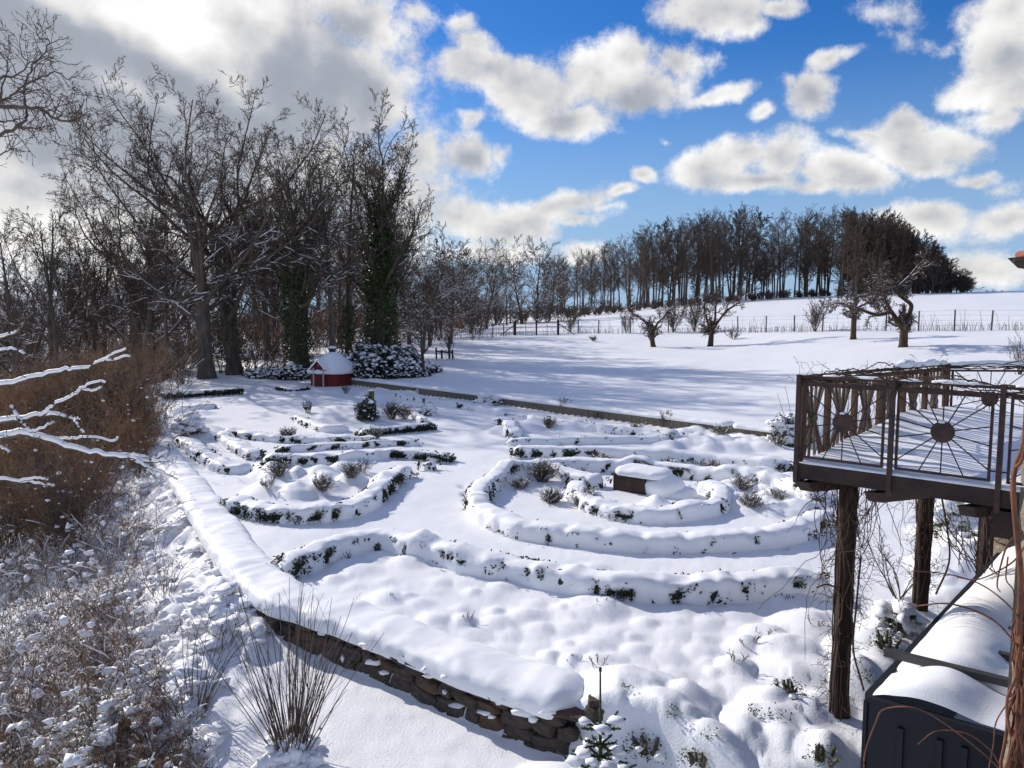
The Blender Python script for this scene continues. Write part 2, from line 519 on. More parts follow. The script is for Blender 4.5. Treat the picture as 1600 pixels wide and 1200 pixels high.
# ------------------------------------------------------------------ materials
MATS = {}
def mat(name, col, rough=.8, var=0.0, scale=6.0, bump=0.0, bscale=30.0, col2=None, metal=0.0, spec=None, stretch=None, snow=None, coords='Object'):
    m = bpy.data.materials.new(name)
    m.use_nodes = True
    nt = m.node_tree
    b = nt.nodes['Principled BSDF']
    b.inputs['Roughness'].default_value = rough
    b.inputs['Metallic'].default_value = metal
    b.inputs['Specular IOR Level'].default_value = .3 if spec is None else spec
    N, L = nt.nodes.new, nt.links.new
    tc = N('ShaderNodeTexCoord')
    vec = tc.outputs[coords]
    if stretch:
        mp = N('ShaderNodeMapping'); mp.inputs['Scale'].default_value = stretch
        L(vec, mp.inputs[0]); vec = mp.outputs[0]
    n = N('ShaderNodeTexNoise'); n.inputs['Scale'].default_value = scale; n.inputs['Detail'].default_value = 5; n.inputs['Roughness'].default_value = .6
    L(vec, n.inputs['Vector'])
    c1 = col; c2 = col2 or tuple(x * (1 - var) for x in col)
    rp = N('ShaderNodeMapRange'); rp.inputs['From Min'].default_value = .36; rp.inputs['From Max'].default_value = .64
    L(n.outputs['Fac'], rp.inputs['Value'])
    mx = N('ShaderNodeMix'); mx.data_type = 'RGBA'
    mx.inputs[6].default_value = (*c2, 1); mx.inputs[7].default_value = (*c1, 1)
    L(rp.outputs[0], mx.inputs[0])
    last = mx.outputs[2]
    if snow is not None:
        geo = N('ShaderNodeNewGeometry'); sp = N('ShaderNodeSeparateXYZ'); L(geo.outputs['Normal'], sp.inputs[0])
        n2 = N('ShaderNodeTexNoise'); n2.inputs['Scale'].default_value = snow[1]; n2.inputs['Detail'].default_value = 3
        L(tc.outputs['Object'], n2.inputs['Vector'])
        ad = N('ShaderNodeMath'); ad.operation = 'MULTIPLY_ADD'; L(n2.outputs['Fac'], ad.inputs[0]); ad.inputs[1].default_value = 1.2; L(sp.outputs[2], ad.inputs[2])
        r2 = N('ShaderNodeMapRange'); L(ad.outputs[0], r2.inputs['Value']); r2.inputs['From Min'].default_value = snow[0]; r2.inputs['From Max'].default_value = snow[0] + .15
        m2 = N('ShaderNodeMix'); m2.data_type = 'RGBA'; L(r2.outputs[0], m2.inputs[0]); L(last, m2.inputs[6]); m2.inputs[7].default_value = (.82, .84, .88, 1)
        last = m2.outputs[2]
    L(last, b.inputs['Base Color'])
    if bump > 0:
        n3 = N('ShaderNodeTexNoise'); n3.inputs['Scale'].default_value = bscale; n3.inputs['Detail'].default_value = 6; n3.inputs['Roughness'].default_value = .65
        L(vec, n3.inputs['Vector'])
        bp = N('ShaderNodeBump'); bp.inputs['Strength'].default_value = 1; bp.inputs['Distance'].default_value = bump
        L(n3.outputs['Fac'], bp.inputs['Height']); L(bp.outputs[0], b.inputs['Normal'])
    MATS[name] = m
    return m


SNOW = mat('snow', (.90, .90, .905), .55, .03, .8, bump=.009, bscale=42, spec=.25)
SNOW_ROUGH = mat('crusted_snow', (.89, .89, .895), .6, .04, 1.5, bump=.012, bscale=34, spec=.2)
SNOW_FINE = mat('fresh_snow', (.91, .91, .912), .6, .02, 3, bump=.003, bscale=60, spec=.2)
BARK = mat('bark', (.14, .115, .09), .9, .5, 5, bump=.02, bscale=18, stretch=(1, 1, .25))
BARK_PALE = mat('pale_bark', (.13, .105, .08), .9, .5, 4, bump=.02, bscale=18, stretch=(1, 1, .25))
TWIG = mat('twig', (.125, .095, .072), .9, .3, 3)
TWIG_RED = mat('reddish_twig', (.40, .23, .12), .85, .55, .6, col2=(.18, .13, .08))
TWIG_GREY = mat('grey_twig', (.11, .085, .065), .85, .4, 3)
APPLE = mat('apple_bark', (.10, .065, .04), .9, .5, 8, bump=.02, bscale=22)
IVY = mat('ivy_leaf', (.065, .085, .03), .5, .6, 1.5, col2=(.035, .06, .018))
BOX = mat('box_leaf', (.042, .052, .028), .7, .5, 8)
HOLLY = mat('dark_evergreen', (.030, .042, .026), .5, .5, 4)
GREENS = mat('green_leaf', (.10, .15, .04), .5, .5, 9, col2=(.05, .085, .025))
BROWNLEAF = mat('dry_leaf', (.26, .13, .06), .8, .5, 7, col2=(.09, .05, .025))
DRY = mat('dry_stalk', (.17, .14, .10), .9, .4, 6)
STONE = mat('wall_stone', (.12, .092, .07), .9, .5, 5, bump=.03, bscale=12, col2=(.06, .05, .045))
STONE_B = mat('rusty_stone', (.17, .10, .06), .9, .5, 6, bump=.03, bscale=12, col2=(.09, .065, .05))
MORTAR = mat('wall_core', (.045, .04, .036), 1, .3, 6, bump=.02)
BLOCK = mat('wall_block', (.24, .20, .15), .9, .4, 4, bump=.01, bscale=14, col2=(.11, .10, .07))
RED = mat('red_paint', (.20, .026, .024), .6, .25, 4, bump=.002, bscale=20)
REDDARK = mat('red_door_paint', (.15, .020, .02), .6, .25, 4)
TRIM = mat('pale_trim', (.55, .52, .47), .7, .2, 6)
METAL = mat('brown_painted_steel', (.085, .042, .028), .65, .35, 9, col2=(.035, .024, .02), bump=.001, bscale=40, metal=.0, spec=.4)
BEAM = mat('dark_brown_beam', (.060, .038, .030), .75, .4, 5, bump=.004, bscale=20, stretch=(1, 1, 1))
SLAT = mat('weathered_slat', (.24, .19, .14), .85, .4, 7, bump=.003, bscale=30, stretch=(1, 1, .2))
SLAT_D = mat('brown_board', (.13, .075, .045), .85, .4, 7, bump=.003, bscale=30, stretch=(1, 1, .2))
POSTW = mat('old_post_wood', (.065, .040, .028), .9, .5, 6, bump=.012, bscale=24, stretch=(3, 3, .3))
VINE = mat('vine_stem', (.12, .075, .05), .9, .5, 8)
VINE_O = mat('orange_vine_stem', (.21, .085, .042), .8, .5, 12, col2=(.10, .045, .028), bump=.003, bscale=50)
GRAPHITE = mat('graphite_panel', (.018, .021, .026), .6, .15, 3, bump=.001, bscale=60, spec=.25)
GRAPHITE_BAR = mat('grey_bar', (.085, .080, .080), .5, .2, 5, metal=.3)
HOUSE_STONE = mat('house_stone', (.40, .33, .24), .95, .4, 7, bump=.025, bscale=18, col2=(.26, .21, .16))
TILE = mat('roof_tile', (.38, .10, .05), .8, .4, 8, bump=.005)
FENCEW = mat('fence_post_wood', (.13, .105, .08), .9, .3, 6)
WIRE = mat('fence_wire', (.16, .15, .14), .6, .2, 3)
CHEST = mat('brown_stone_slab', (.075, .048, .036), .85, .4, 6, bump=.012, bscale=20)
LAMPM = mat('grey_lamp_metal', (.30, .31, .33), .4, .1, 5, metal=.6)
LAMPG = mat('lamp_glass', (.6, .6, .58), .2, .05, 5)
MOSSW = mat('green_stake_wood', (.14, .15, .06), .9, .4, 8)
FIR = mat('fir_needle', (.045, .060, .025), .7, .4, 20)
FARWOOD = mat('far_brush', (.14, .105, .08)
, .95, .4, .5)


# ------------------------------------------------------------------ object helpers
def mesh_data(name, V, F, mats=(), smooth=True, mi=None):
    """F: list of int arrays (M,k)"""
    V = np.asarray(V, np.float32).reshape(-1, 3)
    me = bpy.data.meshes.new(name)
    F = [np.asarray(f, np.int32) for f in F if len(f)]
    nl = sum(f.size for f in F); npoly = sum(len(f) for f in F)
    me.vertices.add(len(V)); me.vertices.foreach_set('co', V.ravel())
    me.loops.add(nl); me.polygons.add(npoly)
    if nl:
        me.loops.foreach_set('vertex_index', np.concatenate([f.ravel() for f in F]))
        tot = np.concatenate([np.full(len(f), f.shape[1], np.int32) for f in F])
        st = np.concatenate([[0], np.cumsum(tot)[:-1]]).astype(np.int32)
        me.polygons.foreach_set('loop_start', st)
        me.polygons.foreach_set('use_smooth', np.full(npoly, bool(smooth)))
        if mi is not None:
            me.polygons.foreach_set('material_index', np.asarray(mi, np.int32))
    for m in (mats if isinstance(mats, (list, tuple)) else [mats]):
        me.materials.append(m)
    me.update(calc_edges=True)
    me.validate()
    return me


def link(name, me, parent=None, loc=(0, 0, 0), rot=(0, 0, 0), scale=(1, 1, 1)):
    o = bpy.data.objects.new(name, me)
    COL.objects.link(o)
    o.location = loc; o.rotation_euler = rot; o.scale = scale
    if parent is not None:
        o.parent = parent
    return o


def tag(o, label=None, cat=None, group=None, kind=None):
    if label: o['label'] = label
    if cat: o['category'] = cat
    if group: o['group'] = group
    if kind: o['kind'] = kind
    return o


def thing(name, label, cat, loc=(0, 0, 0), rot=0.0, group=None):
    o = bpy.data.objects.new(name, None)
    COL.objects.link(o)
    o.location = tuple(float(q) for q in loc); o.rotation_euler = (0, 0, rot)
    o.empty_display_size = .2
    return tag(o, label, cat, group)


class MB:
    """collects shapes into one mesh"""
    def __init__(s): s.V = []; s.F = {}; s.n = 0
    def add(s, V, *Fs):
        V = np.asarray(V, float).reshape(-1, 3)
        for f in Fs:
            f = np.asarray(f, int)
            if f.size:
                s.F.setdefault(f.shape[1], []).append(f + s.n)
        s.V.append(V); s.n += len(V)
        return s
    def build(s, name, m, parent=None, org=None, smooth=True, kind=None, label=None):
        V = np.vstack(s.V) if s.V else np.zeros((0, 3))
        if org is not None:
            V = V - np.asarray(org)
        me = mesh_data(name, V, [np.vstack(v) for v in s.F.values()], m, smooth)
        o = link(name, me, parent)
        return tag(o, label, None, None, kind)


BOXF = [(0, 3, 2, 1), (4, 5, 6, 7), (0, 1, 5, 4), (1, 2, 6, 5), (2, 3, 7, 6), (3, 0, 4, 7)]
def box_v(sx, sy, sz, c=(0, 0, 0)):
    x, y, z = sx / 2, sy / 2, sz / 2
    return np.array([(-x, -y, -z), (x, -y, -z), (x, y, -z), (-x, y, -z), (-x, -y, z), (x, -y, z), (x, y, z), (-x, y, z)]) + np.array(c)


def beam_v(a, b, w, h, up=(0, 0, 1)):
    """box from a to b, w across, h along up"""
    a = np.array(a, float); b = np.array(b, float); d = b - a; L_ = np.linalg.norm(d); d /= L_
    up = np.array(up, float)
    s = np.cross(d, up); s /= (np.linalg.norm(s) + 1e-9); u = np.cross(s, d)
    return np.array([p + s * i * w / 2 + u * j * h / 2 for p in (a, b) for i, j in ((-1, -1), (1, -1), (1, 1), (-1, 1))])


BEAMF = [(0, 1, 2, 3), (7, 6, 5, 4), (0, 4, 5, 1), (1, 5, 6, 2), (2, 6, 7, 3), (3, 7, 4, 0)]


def tubes(P_, R_, k=5, cap=False):
    """P_ (M,N,3), R_ (M,N) -> V,F"""
    P_ = np.asarray(P_, float); R_ = np.asarray(R_, float)
    M, N = R_.shape
    t = np.empty_like(P_)
    t[:, 1:-1] = P_[:, 2:] - P_[:, :-2]; t[:, 0] = P_[:, 1] - P_[:, 0]; t[:, -1] = P_[:, -1] - P_[:, -2]
    t /= (np.linalg.norm(t, axis=2, keepdims=True) + 1e-9)
    ov = P_[:, -1] - P_[:, 0]
    ref = np.where(np.abs(ov[:, 2:3]) > .8 * np.linalg.norm(ov, axis=1, keepdims=True), np.array([[1., .13, 0]]), np.array([[0, 0, 1.]]))
    ref = np.repeat(ref[:, None], N, 1)
    u = np.cross(t, ref); u /= (np.linalg.norm(u, axis=2, keepdims=True) + 1e-9)
    w = np.cross(u, t)
    a = np.arange(k) * 2 * math.pi / k + math.pi / 2
    V = P_[:, :, None] + R_[:, :, None, None] * (u[:, :, None] * np.cos(a)[None, None, :, None] + w[:, :, None] * np.sin(a)[None, None, :, None])
    V = V.reshape(-1, 3)
    m = np.arange(M)[:, None, None] * N * k; n = np.arange(N - 1)[None, :, None] * k; j = np.arange(k)[None, None, :]; j2 = (j + 1) % k
    F = np.stack([m + n + j, m + n + j2, m + n + k + j2, m + n + k + j], -1).reshape(-1, 4)
    return V, F


def tube1(mb, pts, r, k=6):
    pts = np.asarray(pts, float)
    r = np.asarray(r, float) * np.ones(len(pts))
    V, F = tubes(pts[None], r[None], k)
    n = len(pts)
    caps = [list(range(k))[::-1]], [[(n - 1) * k + i for i in range(k)]]
    mb.add(V, F)
    mb.n -= len(V); mb.F.setdefault(k, []).append(np.array(caps[0] + caps[1]) + mb.n); mb.n += len(V)


def rot_axis(v, ax, ang):
    c = np.cos(ang)[:, None]; s = np.sin(ang)[:, None]
    return v * c + np.cross(ax, v) * s + ax * (ax * v).sum(1, keepdims=True) * (1 - c)


def grow(rng, P0, D, L_, R_, levels):
    """vectorised branching; returns per level (pts (M,n+1,3), rad (M,n+1))"""
    out = []
    P0 = np.asarray(P0, float).reshape(-1, 3); D = np.asarray(D, float).reshape(-1, 3)
    L_ = np.asarray(L_, float).reshape(-1); R_ = np.asarray(R_, float).reshape(-1)
    for li, lv in enumerate(levels):
        M = len(P0); n = lv['n']
        pts = np.empty((M, n + 1, 3)); pts[:, 0] = P0
        dirs = np.empty((M, n + 1, 3)); d = D / np.linalg.norm(D, axis=1, keepdims=True); dirs[:, 0] = d
        for i in range(n):
            d = d + rng.normal(0, lv['wig'], (M, 3)) + np.array([0, 0, lv.get('up', 0) + (lv.get('up2', 0) * i / n)])
            d /= np.linalg.norm(d, axis=1, keepdims=True)
            pts[:, i + 1] = pts[:, i] + d * (L_ / n)[:, None]
            dirs[:, i + 1] = d
        tt = np.linspace(0, 1, n + 1)
        rad = R_[:, None] * (1 - (1 - lv.get('tip', .25)) * tt[None] ** lv.get('tp', 1.0))
        if lv.get('flare'):
            rad[:, 0] *= 1 + lv['flare']
        rad = np.maximum(rad, lv.get('rmin', .004))
        out.append((pts, rad))
        if li == len(levels) - 1 or not lv.get('kids'):
            break
        K = lv['kids']
        t = (np.arange(K)[None] + rng.uniform(.1, .9, (M, K))) / K
        t = lv.get('t0', .2) + (lv.get('t1', 1.0) - lv.get('t0', .2)) * t
        fi = t * n; i0 = np.clip(fi.astype(int), 0, n - 1); fr = (fi - i0)[..., None]
        mi = np.arange(M)[:, None]
        cp = pts[mi, i0] * (1 - fr) + pts[mi, i0 + 1] * fr
        cdv = dirs[mi, i0 + 1]
        cr = rad[mi, i0] * (1 - fr[..., 0]) + rad[mi, i0 + 1] * fr[..., 0]
        cd_ = cdv.reshape(-1, 3)
        perp = np.cross(cd_, rng.normal(0, 1, cd_.shape)); perp /= (np.linalg.norm(perp, axis=1, keepdims=True) + 1e-9)
        if lv.get('flat'):
            pass
        ang = R(lv['ang']) * rng.uniform(.65, 1.25, len(cd_))
        ang = ang * (1 - lv.get('angt', 0.0) * t.reshape(-1))
        nd = rot_axis(cd_, perp, ang)
        Lc = np.repeat(L_, K) * lv['lr'] * rng.uniform(.6, 1.25, M * K) * (1 - lv.get('sh', .5) * t.reshape(-1)) * (1 if not lv.get('bell') else (.45 + .9 * np.sin(np.pi * np.clip(t.reshape(-1) * 1.1 - .15, 0, 1))))
        Rc = cr.reshape(-1) * lv.get('rr', .6) * rng.uniform(.7, 1.0, M * K)
        keep = rng.random(M * K) < lv.get('keep', 1.0)
        P0, D, L_, R_ = cp.reshape(-1, 3)[keep], nd[keep], Lc[keep], Rc[keep]
    return out


def lv(n, wig, up, kids=0, t0=.2, t1=1.0, ang=45, lr=.5, rr=.6, **k):
    d = dict(n=n, wig=wig, up=up, kids=kids, t0=t0, t1=t1, ang=ang, lr=lr, rr=rr)
    d.update(k)
    return d


def snow_on(pts, rad, rng, zmax=99, lift=.75, fat=.85, prob=.85, rmin=.0, steep=.72, k=4, zfade=3.0):
    """a cushion of snow along the upper side of branches that are not too steep"""
    M, N = rad.shape
    t = np.diff(pts, axis=1); t = t / (np.linalg.norm(t, axis=2, keepdims=True) + 1e-9)
    tz = np.abs(np.concatenate([t, t[:, -1:]], 1)[:, :, 2])
    on = (tz < steep) & (rng.random((M, N)) < prob) & (pts[:, :, 2] + rng.normal(0, zfade, (M, N)) < zmax)
    ok = on.sum(1) >= 2
    if rmin > 0:
        ok &= rad[:, 0] > rmin
    pts = pts[ok]; rad = rad[ok]; on = on[ok]
    if not len(pts):
        return None
    r = np.where(on, np.clip(rad * fat, .012, .085), .0006)
    p = pts.copy(); p[:, :, 2] += np.where(on, np.maximum(rad * lift, rad - .055) + .004, 0)
    return tubes(p, r, k)


def leaves(Pc, size, rng, flat=0.0, normal=None):
    """quads, random orientation"""
    M = len(Pc)
    a = rng.normal(0, 1, (M, 3)); a[:, 2] *= (1 - flat); a /= np.linalg.norm(a, axis=1, keepdims=True)
    b = np.cross(a, rng.normal(0, 1, (M, 3))); b /= np.linalg.norm(b, axis=1, keepdims=True)
    s = (size * rng.uniform(.6, 1.3, M))[:, None]
    V = np.stack([Pc - a * s, Pc - b * s * .45, Pc + a * s, Pc + b * s * .45], 1).reshape(-1, 3)
    F = np.arange(M * 4).reshape(-1, 4)
    return V, F


def _ico(sub):
    import bmesh
    bm = bmesh.new(); bmesh.ops.create_icosphere(bm, subdivisions=sub, radius=1)
    V = np.array([v.co[:] for v in bm.verts]); F = np.array([[v.index for v in f.verts] for f in bm.faces]); bm.free()
    return V, F
ICO1 = _ico(1); ICO2 = _ico(2); ICO3 = _ico(3)


def blobs(Cn, Rd, rng, amp=.3, ico=None, fr=1.6):
    """lumpy balls at Cn (M,3) with radii Rd (M,3)"""
    V0, F0 = ico or ICO2
    M = len(Cn)
    V = np.repeat(V0[None], M, 0)
    off = rng.uniform(0, 100, (M, 1, 3))
    q = V * fr + off
    nz = fbm(q[..., 0], q[..., 1], q[..., 2], o=2, s=77)
    V = V * (1 + amp * nz * 2)[..., None]
    V = V * np.asarray(Rd)[:, None] + np.asarray(Cn)[:, None]
    F = (F0[None] + (np.arange(M) * len(V0))[:, None, None]).reshape(-1, 3)
    return V.reshape(-1, 3), F


# ------------------------------------------------------------------ ground
def build_ground():
    fine = np.linspace(-R(38), R(38), 560)
    c1 = np.linspace(-math.pi, -R(39), 60)[:-1]; c2 = np.linspace(R(39), math.pi, 60)[1:-1]
    th = np.concatenate([c1, fine, c2])
    r = np.concatenate([np.geomspace(.4, 6, 26)[:-1], np.geomspace(6, 75, 330)[:-1], np.geomspace(75, 1800, 60)])
    TH, RR = np.meshgrid(th, r)
    x = (RR * np.sin(TH)).ravel(); y = (RR * np.cos(TH)).ravel()
    z = H(x, y)
    V = np.stack([x, y, z], 1)
    nt_, nr = len(th), len(r)
    i = np.arange(nr - 1)[:, None] * nt_; j = np.arange(nt_)[None]; j2 = (j + 1) % nt_
    F = np.stack([i + j, i + j2, i + nt_ + j2, i + nt_ + j], -1).reshape(-1, 4)[:, ::-1]
    c = V[F].mean(1)
    dW = sdist(c[:, 0], c[:, 1], W_ALL)[0] * W_SIGN
    dV = sdist(c[:, 0], c[:, 1], V_ALL)[0] * V_SIGN
    fx = np.array(FENCE)
    FE = np.vstack([[(-60, 170), (-30, 100)], fx, [(120, 10), (140, -60)]])
    dF = sdist(c[:, 0], c[:, 1], FE)[0]
    sgn = np.sign(sdist(np.array([20.]), np.array([100.]), FE)[0][0])
    dF = dF * sgn
    slope = dW > .1
    mead = (dV > .12) & ~slope & (dF <= 0)
    field = (dV > .12) & ~slope & (dF > 0)
    gard = ~(slope | mead | field)
    for nm, msk, m in (('garden_ground', gard, SNOW), ('meadow', mead, SNOW), ('field', field, SNOW), ('slope_ground', slope, SNOW_ROUGH)):
        f = F[msk]
        if not len(f): continue
        used, inv = np.unique(f, return_inverse=True)
        o = link(nm, mesh_data(nm, V[used], [inv.reshape(-1, 4)], m))
        o['kind'] = 'structure'


build_ground()

# ------------------------------------------------------------------ swept snow banks / hedges / walls
def sweep(line, prof, rng=None, amp=.05, fr=3.0, seed=1, lump=None, zf=None, ends=True, step=.12, k=18, pull=None):
    """line (N,2|3) centre line; prof(a) -> (side, up) for angle list; displaced by noise along the outward direction"""
    p, t = resample(np.asarray(line, float), step)
    n = len(p)
    if p.shape[1] == 2:
        z = zf(p[:, 0], p[:, 1]) if zf else np.zeros(n)
        p = np.column_stack([p, z])
    d = np.gradient(p[:, :2], axis=0); d /= (np.linalg.norm(d, axis=1, keepdims=True) + 1e-9)
    side = np.column_stack([d[:, 1], -d[:, 0], np.zeros(n)])
    pr = np.array(prof(k), float)                      # (k,2)
    sc = np.ones(n)
    if ends:
        e = max(2, int(.28 / step))
        ramp = np.sqrt(np.clip((np.arange(n) + .15) / e, 0, 1)); ramp = np.minimum(ramp, ramp[::-1])
        sc = ramp
    V = p[:, None] + side[:, None] * (pr[None, :, 0] * sc[:, None])[..., None]
    V[..., 2] += pr[None, :, 1] * (.25 + .75 * sc[:, None]) * np.where(pr[None, :, 1] > 0, 1, 1 / (.25 + .75 * sc[:, None]))
    Nn = side[:, None] * pr[None, :, 0:1] / (np.abs(pr[:, 0]).max() + 1e-6)
    Nn = Nn + np.array([0, 0, 1.]) * (pr[None, :, 1:2] / (pr[:, 1].max() + 1e-6))
    Nn = Nn / (np.linalg.norm(Nn, axis=2, keepdims=True) + 1e-9)
    q = V * fr
    nz = fbm(q[..., 0], q[..., 1], q[..., 2] * .7, o=3, s=seed)
    q3 = V * fr * 3.3
    nf = np.abs(fbm(q3[..., 0], q3[..., 1], q3[..., 2] * .45, o=2, s=seed + 40))
    disp = nz * amp * 2 + (nf - .22) * amp * 1.1
    if lump:
        la, lf = lump
        q2 = V * lf
        c = fbm(q2[..., 0], q2[..., 1], q2[..., 2] * .6, o=1, s=seed + 5)
        disp = disp + la * (np.abs(c) * 2.2 - .35) * -1 * -1
    if pull is not None:
        disp = disp - pull(V, pr)
    low = (pr[:, 1] <= 0.0)
    disp = disp * np.where(low, .3, 1)[None]
    V = V + Nn * disp[..., None]
    K = pr.shape[0]
    i = np.arange(n - 1)[:, None] * K; j = np.arange(K - 1)[None]
    F = np.stack([i + j, i + j + 1, i + K + j + 1, i + K + j], -1).reshape(-1, 4)
    caps = [np.array([list(range(K))[::-1]]), np.array([[(n - 1) * K + q_ for q_ in range(K)]])]
    return V.reshape(-1, 3), [F[:, ::-1], caps[0][:, ::-1], caps[1][:, ::-1]], p, side


def loaf(w, h, e=.55, base=-.12):
    """rounded bank profile: half width w, height h"""
    def f(k):
        a = np.linspace(math.pi, 0, k - 2)
        x = np.sign(np.cos(a)) * np.abs(np.cos(a)) ** e * w
        y = np.abs(np.sin(a)) ** e * h
        return [(-w * .96, base)] + list(zip(x, y)) + [(w * .96, base)]
    return f


def hole_noise(V, seed):
    q = V * np.array([5.5, 5.5, 3.5])
    return fbm(q[..., 0], q[..., 1], q[..., 2] * .8, o=3, s=seed + 200) + .35 * vnoise(V[..., 0] * .9, V[..., 1] * .9, s=seed + 9)


HRNG = np.random.default_rng(5)
def hedge(label, px, w=.30, h=.5, lumpy=.05, dark=.32, seed=1, group='low hedges of the garden beds', z=0.0, amp=.05, leaf=1.0, name='low_hedge', closed=False, flatdark=False):
    line = smooth_poly([G(u, v, z + h * .8)[:2] for u, v in px], 6)
    c = line[len(line) // 2]
    org = np.array([c[0], c[1], z])
    h = h * .68; w = w * .86; dark = dark * .85
    t = thing(name, label, 'hedge', org, group=group)
    near = np.linalg.norm(c) < 19
    st = .065 if near else .11
    def pull(V, pr):
        up = np.clip(pr[:, 1] / h, 0, 1)
        lowish = sst(.95, .45, up) * (up > 0.0)
        hn = hole_noise(V, seed)
        g = sst(.32 - dark * .55, .32 - dark * .55 + .07, hn)
        if flatdark:
            g = np.maximum(g, sst(.62, .5, up))
        return g * lowish[None] * .13
    V, F, p, side = sweep(line, loaf(w, h), amp=amp, fr=2.6, seed=seed, lump=(lumpy, 2.4), zf=lambda x, y: H(x, y) * .6 + z * .4, step=st, k=18, pull=pull)
    s = mesh_data('snow_cover', V - org, F, SNOW_FINE if near else SNOW)
    link('snow_cover', s, t)
    V, F, p, side = sweep(line, loaf(w * .80, h * .80), amp=amp * .6, fr=6, seed=seed + 2, zf=lambda x, y: H(x, y) * .6 + z * .4, step=.16, k=12)
    mbx = MB(); mbx.add(V, *F)
    # leaf clusters pushing through where the snow has fallen off
    n = int(len(p) * (190 if near else 80) * leaf)
    ii = HRNG.integers(0, len(p), n); sd = HRNG.choice([-1, 1], n); hh = HRNG.uniform(.02, .80, n) ** .8 * h
    off = w * (.86 + .12 * HRNG.random(n)) * (1 - (hh / h) ** 3.5 * .45)
    Q = p[ii] + side[ii] * (sd * off)[:, None]; Q[:, 2] += hh
    Q[:, :2] += HRNG.normal(0, .05, (n, 2))
    hn = hole_noise(Q, seed)
    keep = (hn > .30 - dark * .55) | (flatdark & (hh < .5 * h))
    Vl, Fl = leaves(Q[keep], .035 if near else .055, HRNG)
    mbx.add(Vl, Fl)
    mbx.build('foliage', BOX, t, org, smooth=False)
    return t


HEDGES = [
    ('long near hedge curving across the front bed from the left wall to the balcony post', [(440, 862), (484, 848), (530, 832), (594, 821), (643, 830), (700, 842), (734, 852), (803, 862), (872, 876), (941, 886), (1009, 892), (1112, 895), (1210, 891), (1300, 888)], .33, .56, .06, .34, .05),
    ('left hedge with a dark leafy right tip, curved like a boat hull', [(361, 768), (412, 782), (470, 786), (527, 780), (571, 766), (596, 745), (622, 726), (643, 722)], .34, .52, .08, .5, .06),
    ('lower of the two parallel hedges left of the path, dark holes along its foot', [(407, 714), (470, 708), (542, 706), (614, 698), (665, 700), (702, 704)], .30, .42, .09, .5, .05),
    ('thin upper hedge just behind the lower parallel hedge left of the path', [(432, 694), (470, 692), (527, 690), (600, 685), (655, 684)], .24, .30, .05, .25, .04),
    ('lumpy hedge running toward the viewer at the left end of the parallel hedges', [(347, 670), (369, 686), (401, 702)], .32, .42, .1, .35, .05),
    ('lumpy hedge behind the parallel hedges, just in front of the bed with the green stake', [(352, 667), (412, 675), (470, 678), (540, 679), (590, 678)], .32, .36, .1, .3, .05),
    ('lumpy hedge climbing along the inside of the left garden wall', [(282, 678), (306, 690), (326, 706), (352, 718), (392, 720)], .34, .42, .12, .3, .05),
    ('short hedge stub near the far left garden corner', [(283, 631), (306, 631), (338, 628)], .34, .36, .08, .2, .04),
    ('round snow covered box bush at the right tip of the lower parallel hedge', [(664, 714), (680, 716)], .36, .45, .08, .55, .05),
    ('small hedge ball on the path edge beside the parallel hedges', [(690, 708), (704, 706)], .3, .3, .08, .2, .05),
    ('left edge hedge of the pointed bed with the green stake', [(464, 645), (487, 655), (511, 662), (545, 661)], .26, .40, .03, .3, .02),
    ('straight front hedge of the pointed bed, black underside showing', [(560, 668), (609, 664), (674, 657)], .26, .42, .03, .6, .02),
    ('back edge hedge of the pointed bed with the green stake', [(627, 636), (648, 643), (665, 651)], .24, .34, .04, .2, .03),
    ('outer ring hedge around the round bed with the stone slab', [(1285, 764), (1233, 745), (1181, 734), (1095, 724), (1009, 716), (906, 712), (851, 714), (805, 722), (769, 736), (748, 752), (747, 768), (765, 786), (813, 804), (872, 813), (941, 821), (1009, 825), (1078, 826), (1147, 825), (1216, 818), (1258, 806), (1292, 788)], .33, .52, .05, .32, .04),
    ('short hedge branching from the outer ring toward the stone slab', [(858, 719), (893, 729), (941, 739)], .30, .48, .05, .2, .04),
    ('inner horseshoe hedge right around the stone slab', [(903, 742), (902, 756), (922, 770), (958, 781), (1000, 787), (1050, 788), (1106, 780), (1128, 766), (1120, 752), (1095, 743)], .30, .45, .06, .25, .05),
    ('straight hedge right of the path behind the ring, dark foot visible', [(800, 694), (872, 694), (975, 696), (1078, 701), (1147, 708), (1240, 718)], .33, .50, .03, .42, .03),
    ('low narrow hedge directly behind the straight hedge right of the path', [(790, 684), (850, 682), (906, 680), (1009, 679), (1050, 681)], .28, .36, .05, .2, .04),
    ('snow laden hedge ridge close to the low block wall of the meadow', [(825, 645), (872, 652), (941, 661), (1009, 669), (1060, 676)], .34, .40, .07, .1, .05),
    ('short bushy hedge at the left end of the beds below the block wall', [(790, 651), (798, 661), (806, 671)], .34, .46, .09, .4, .05),
    ('long smooth snow bank hedge parallel to the far block wall', [(622, 612), (665, 619), (740, 629), (790, 638)], .36, .42, .05, .05, .05),
    ('short dark bottomed hedge left of the red hut', [(440, 602), (458, 604), (477, 602)], .4, .30, .03, .6, .02),
]
for i, (lab, px, w, h, lu, dk, am) in enumerate(HEDGES):
    fd = 'pointed bed, black' in lab or 'left of the red hut' in lab
    hedge(lab, px, w, h, lu, dk, seed=10 + i * 3, amp=am, flatdark=fd, leaf=1.6 if fd else 1)
hedge('long dark box hedge with a snow top at the far left garden corner', [(248, 611), (290, 608), (330, 606), (374, 603)], .45, .55, .03, .8, seed=91, flatdark=True, leaf=3)


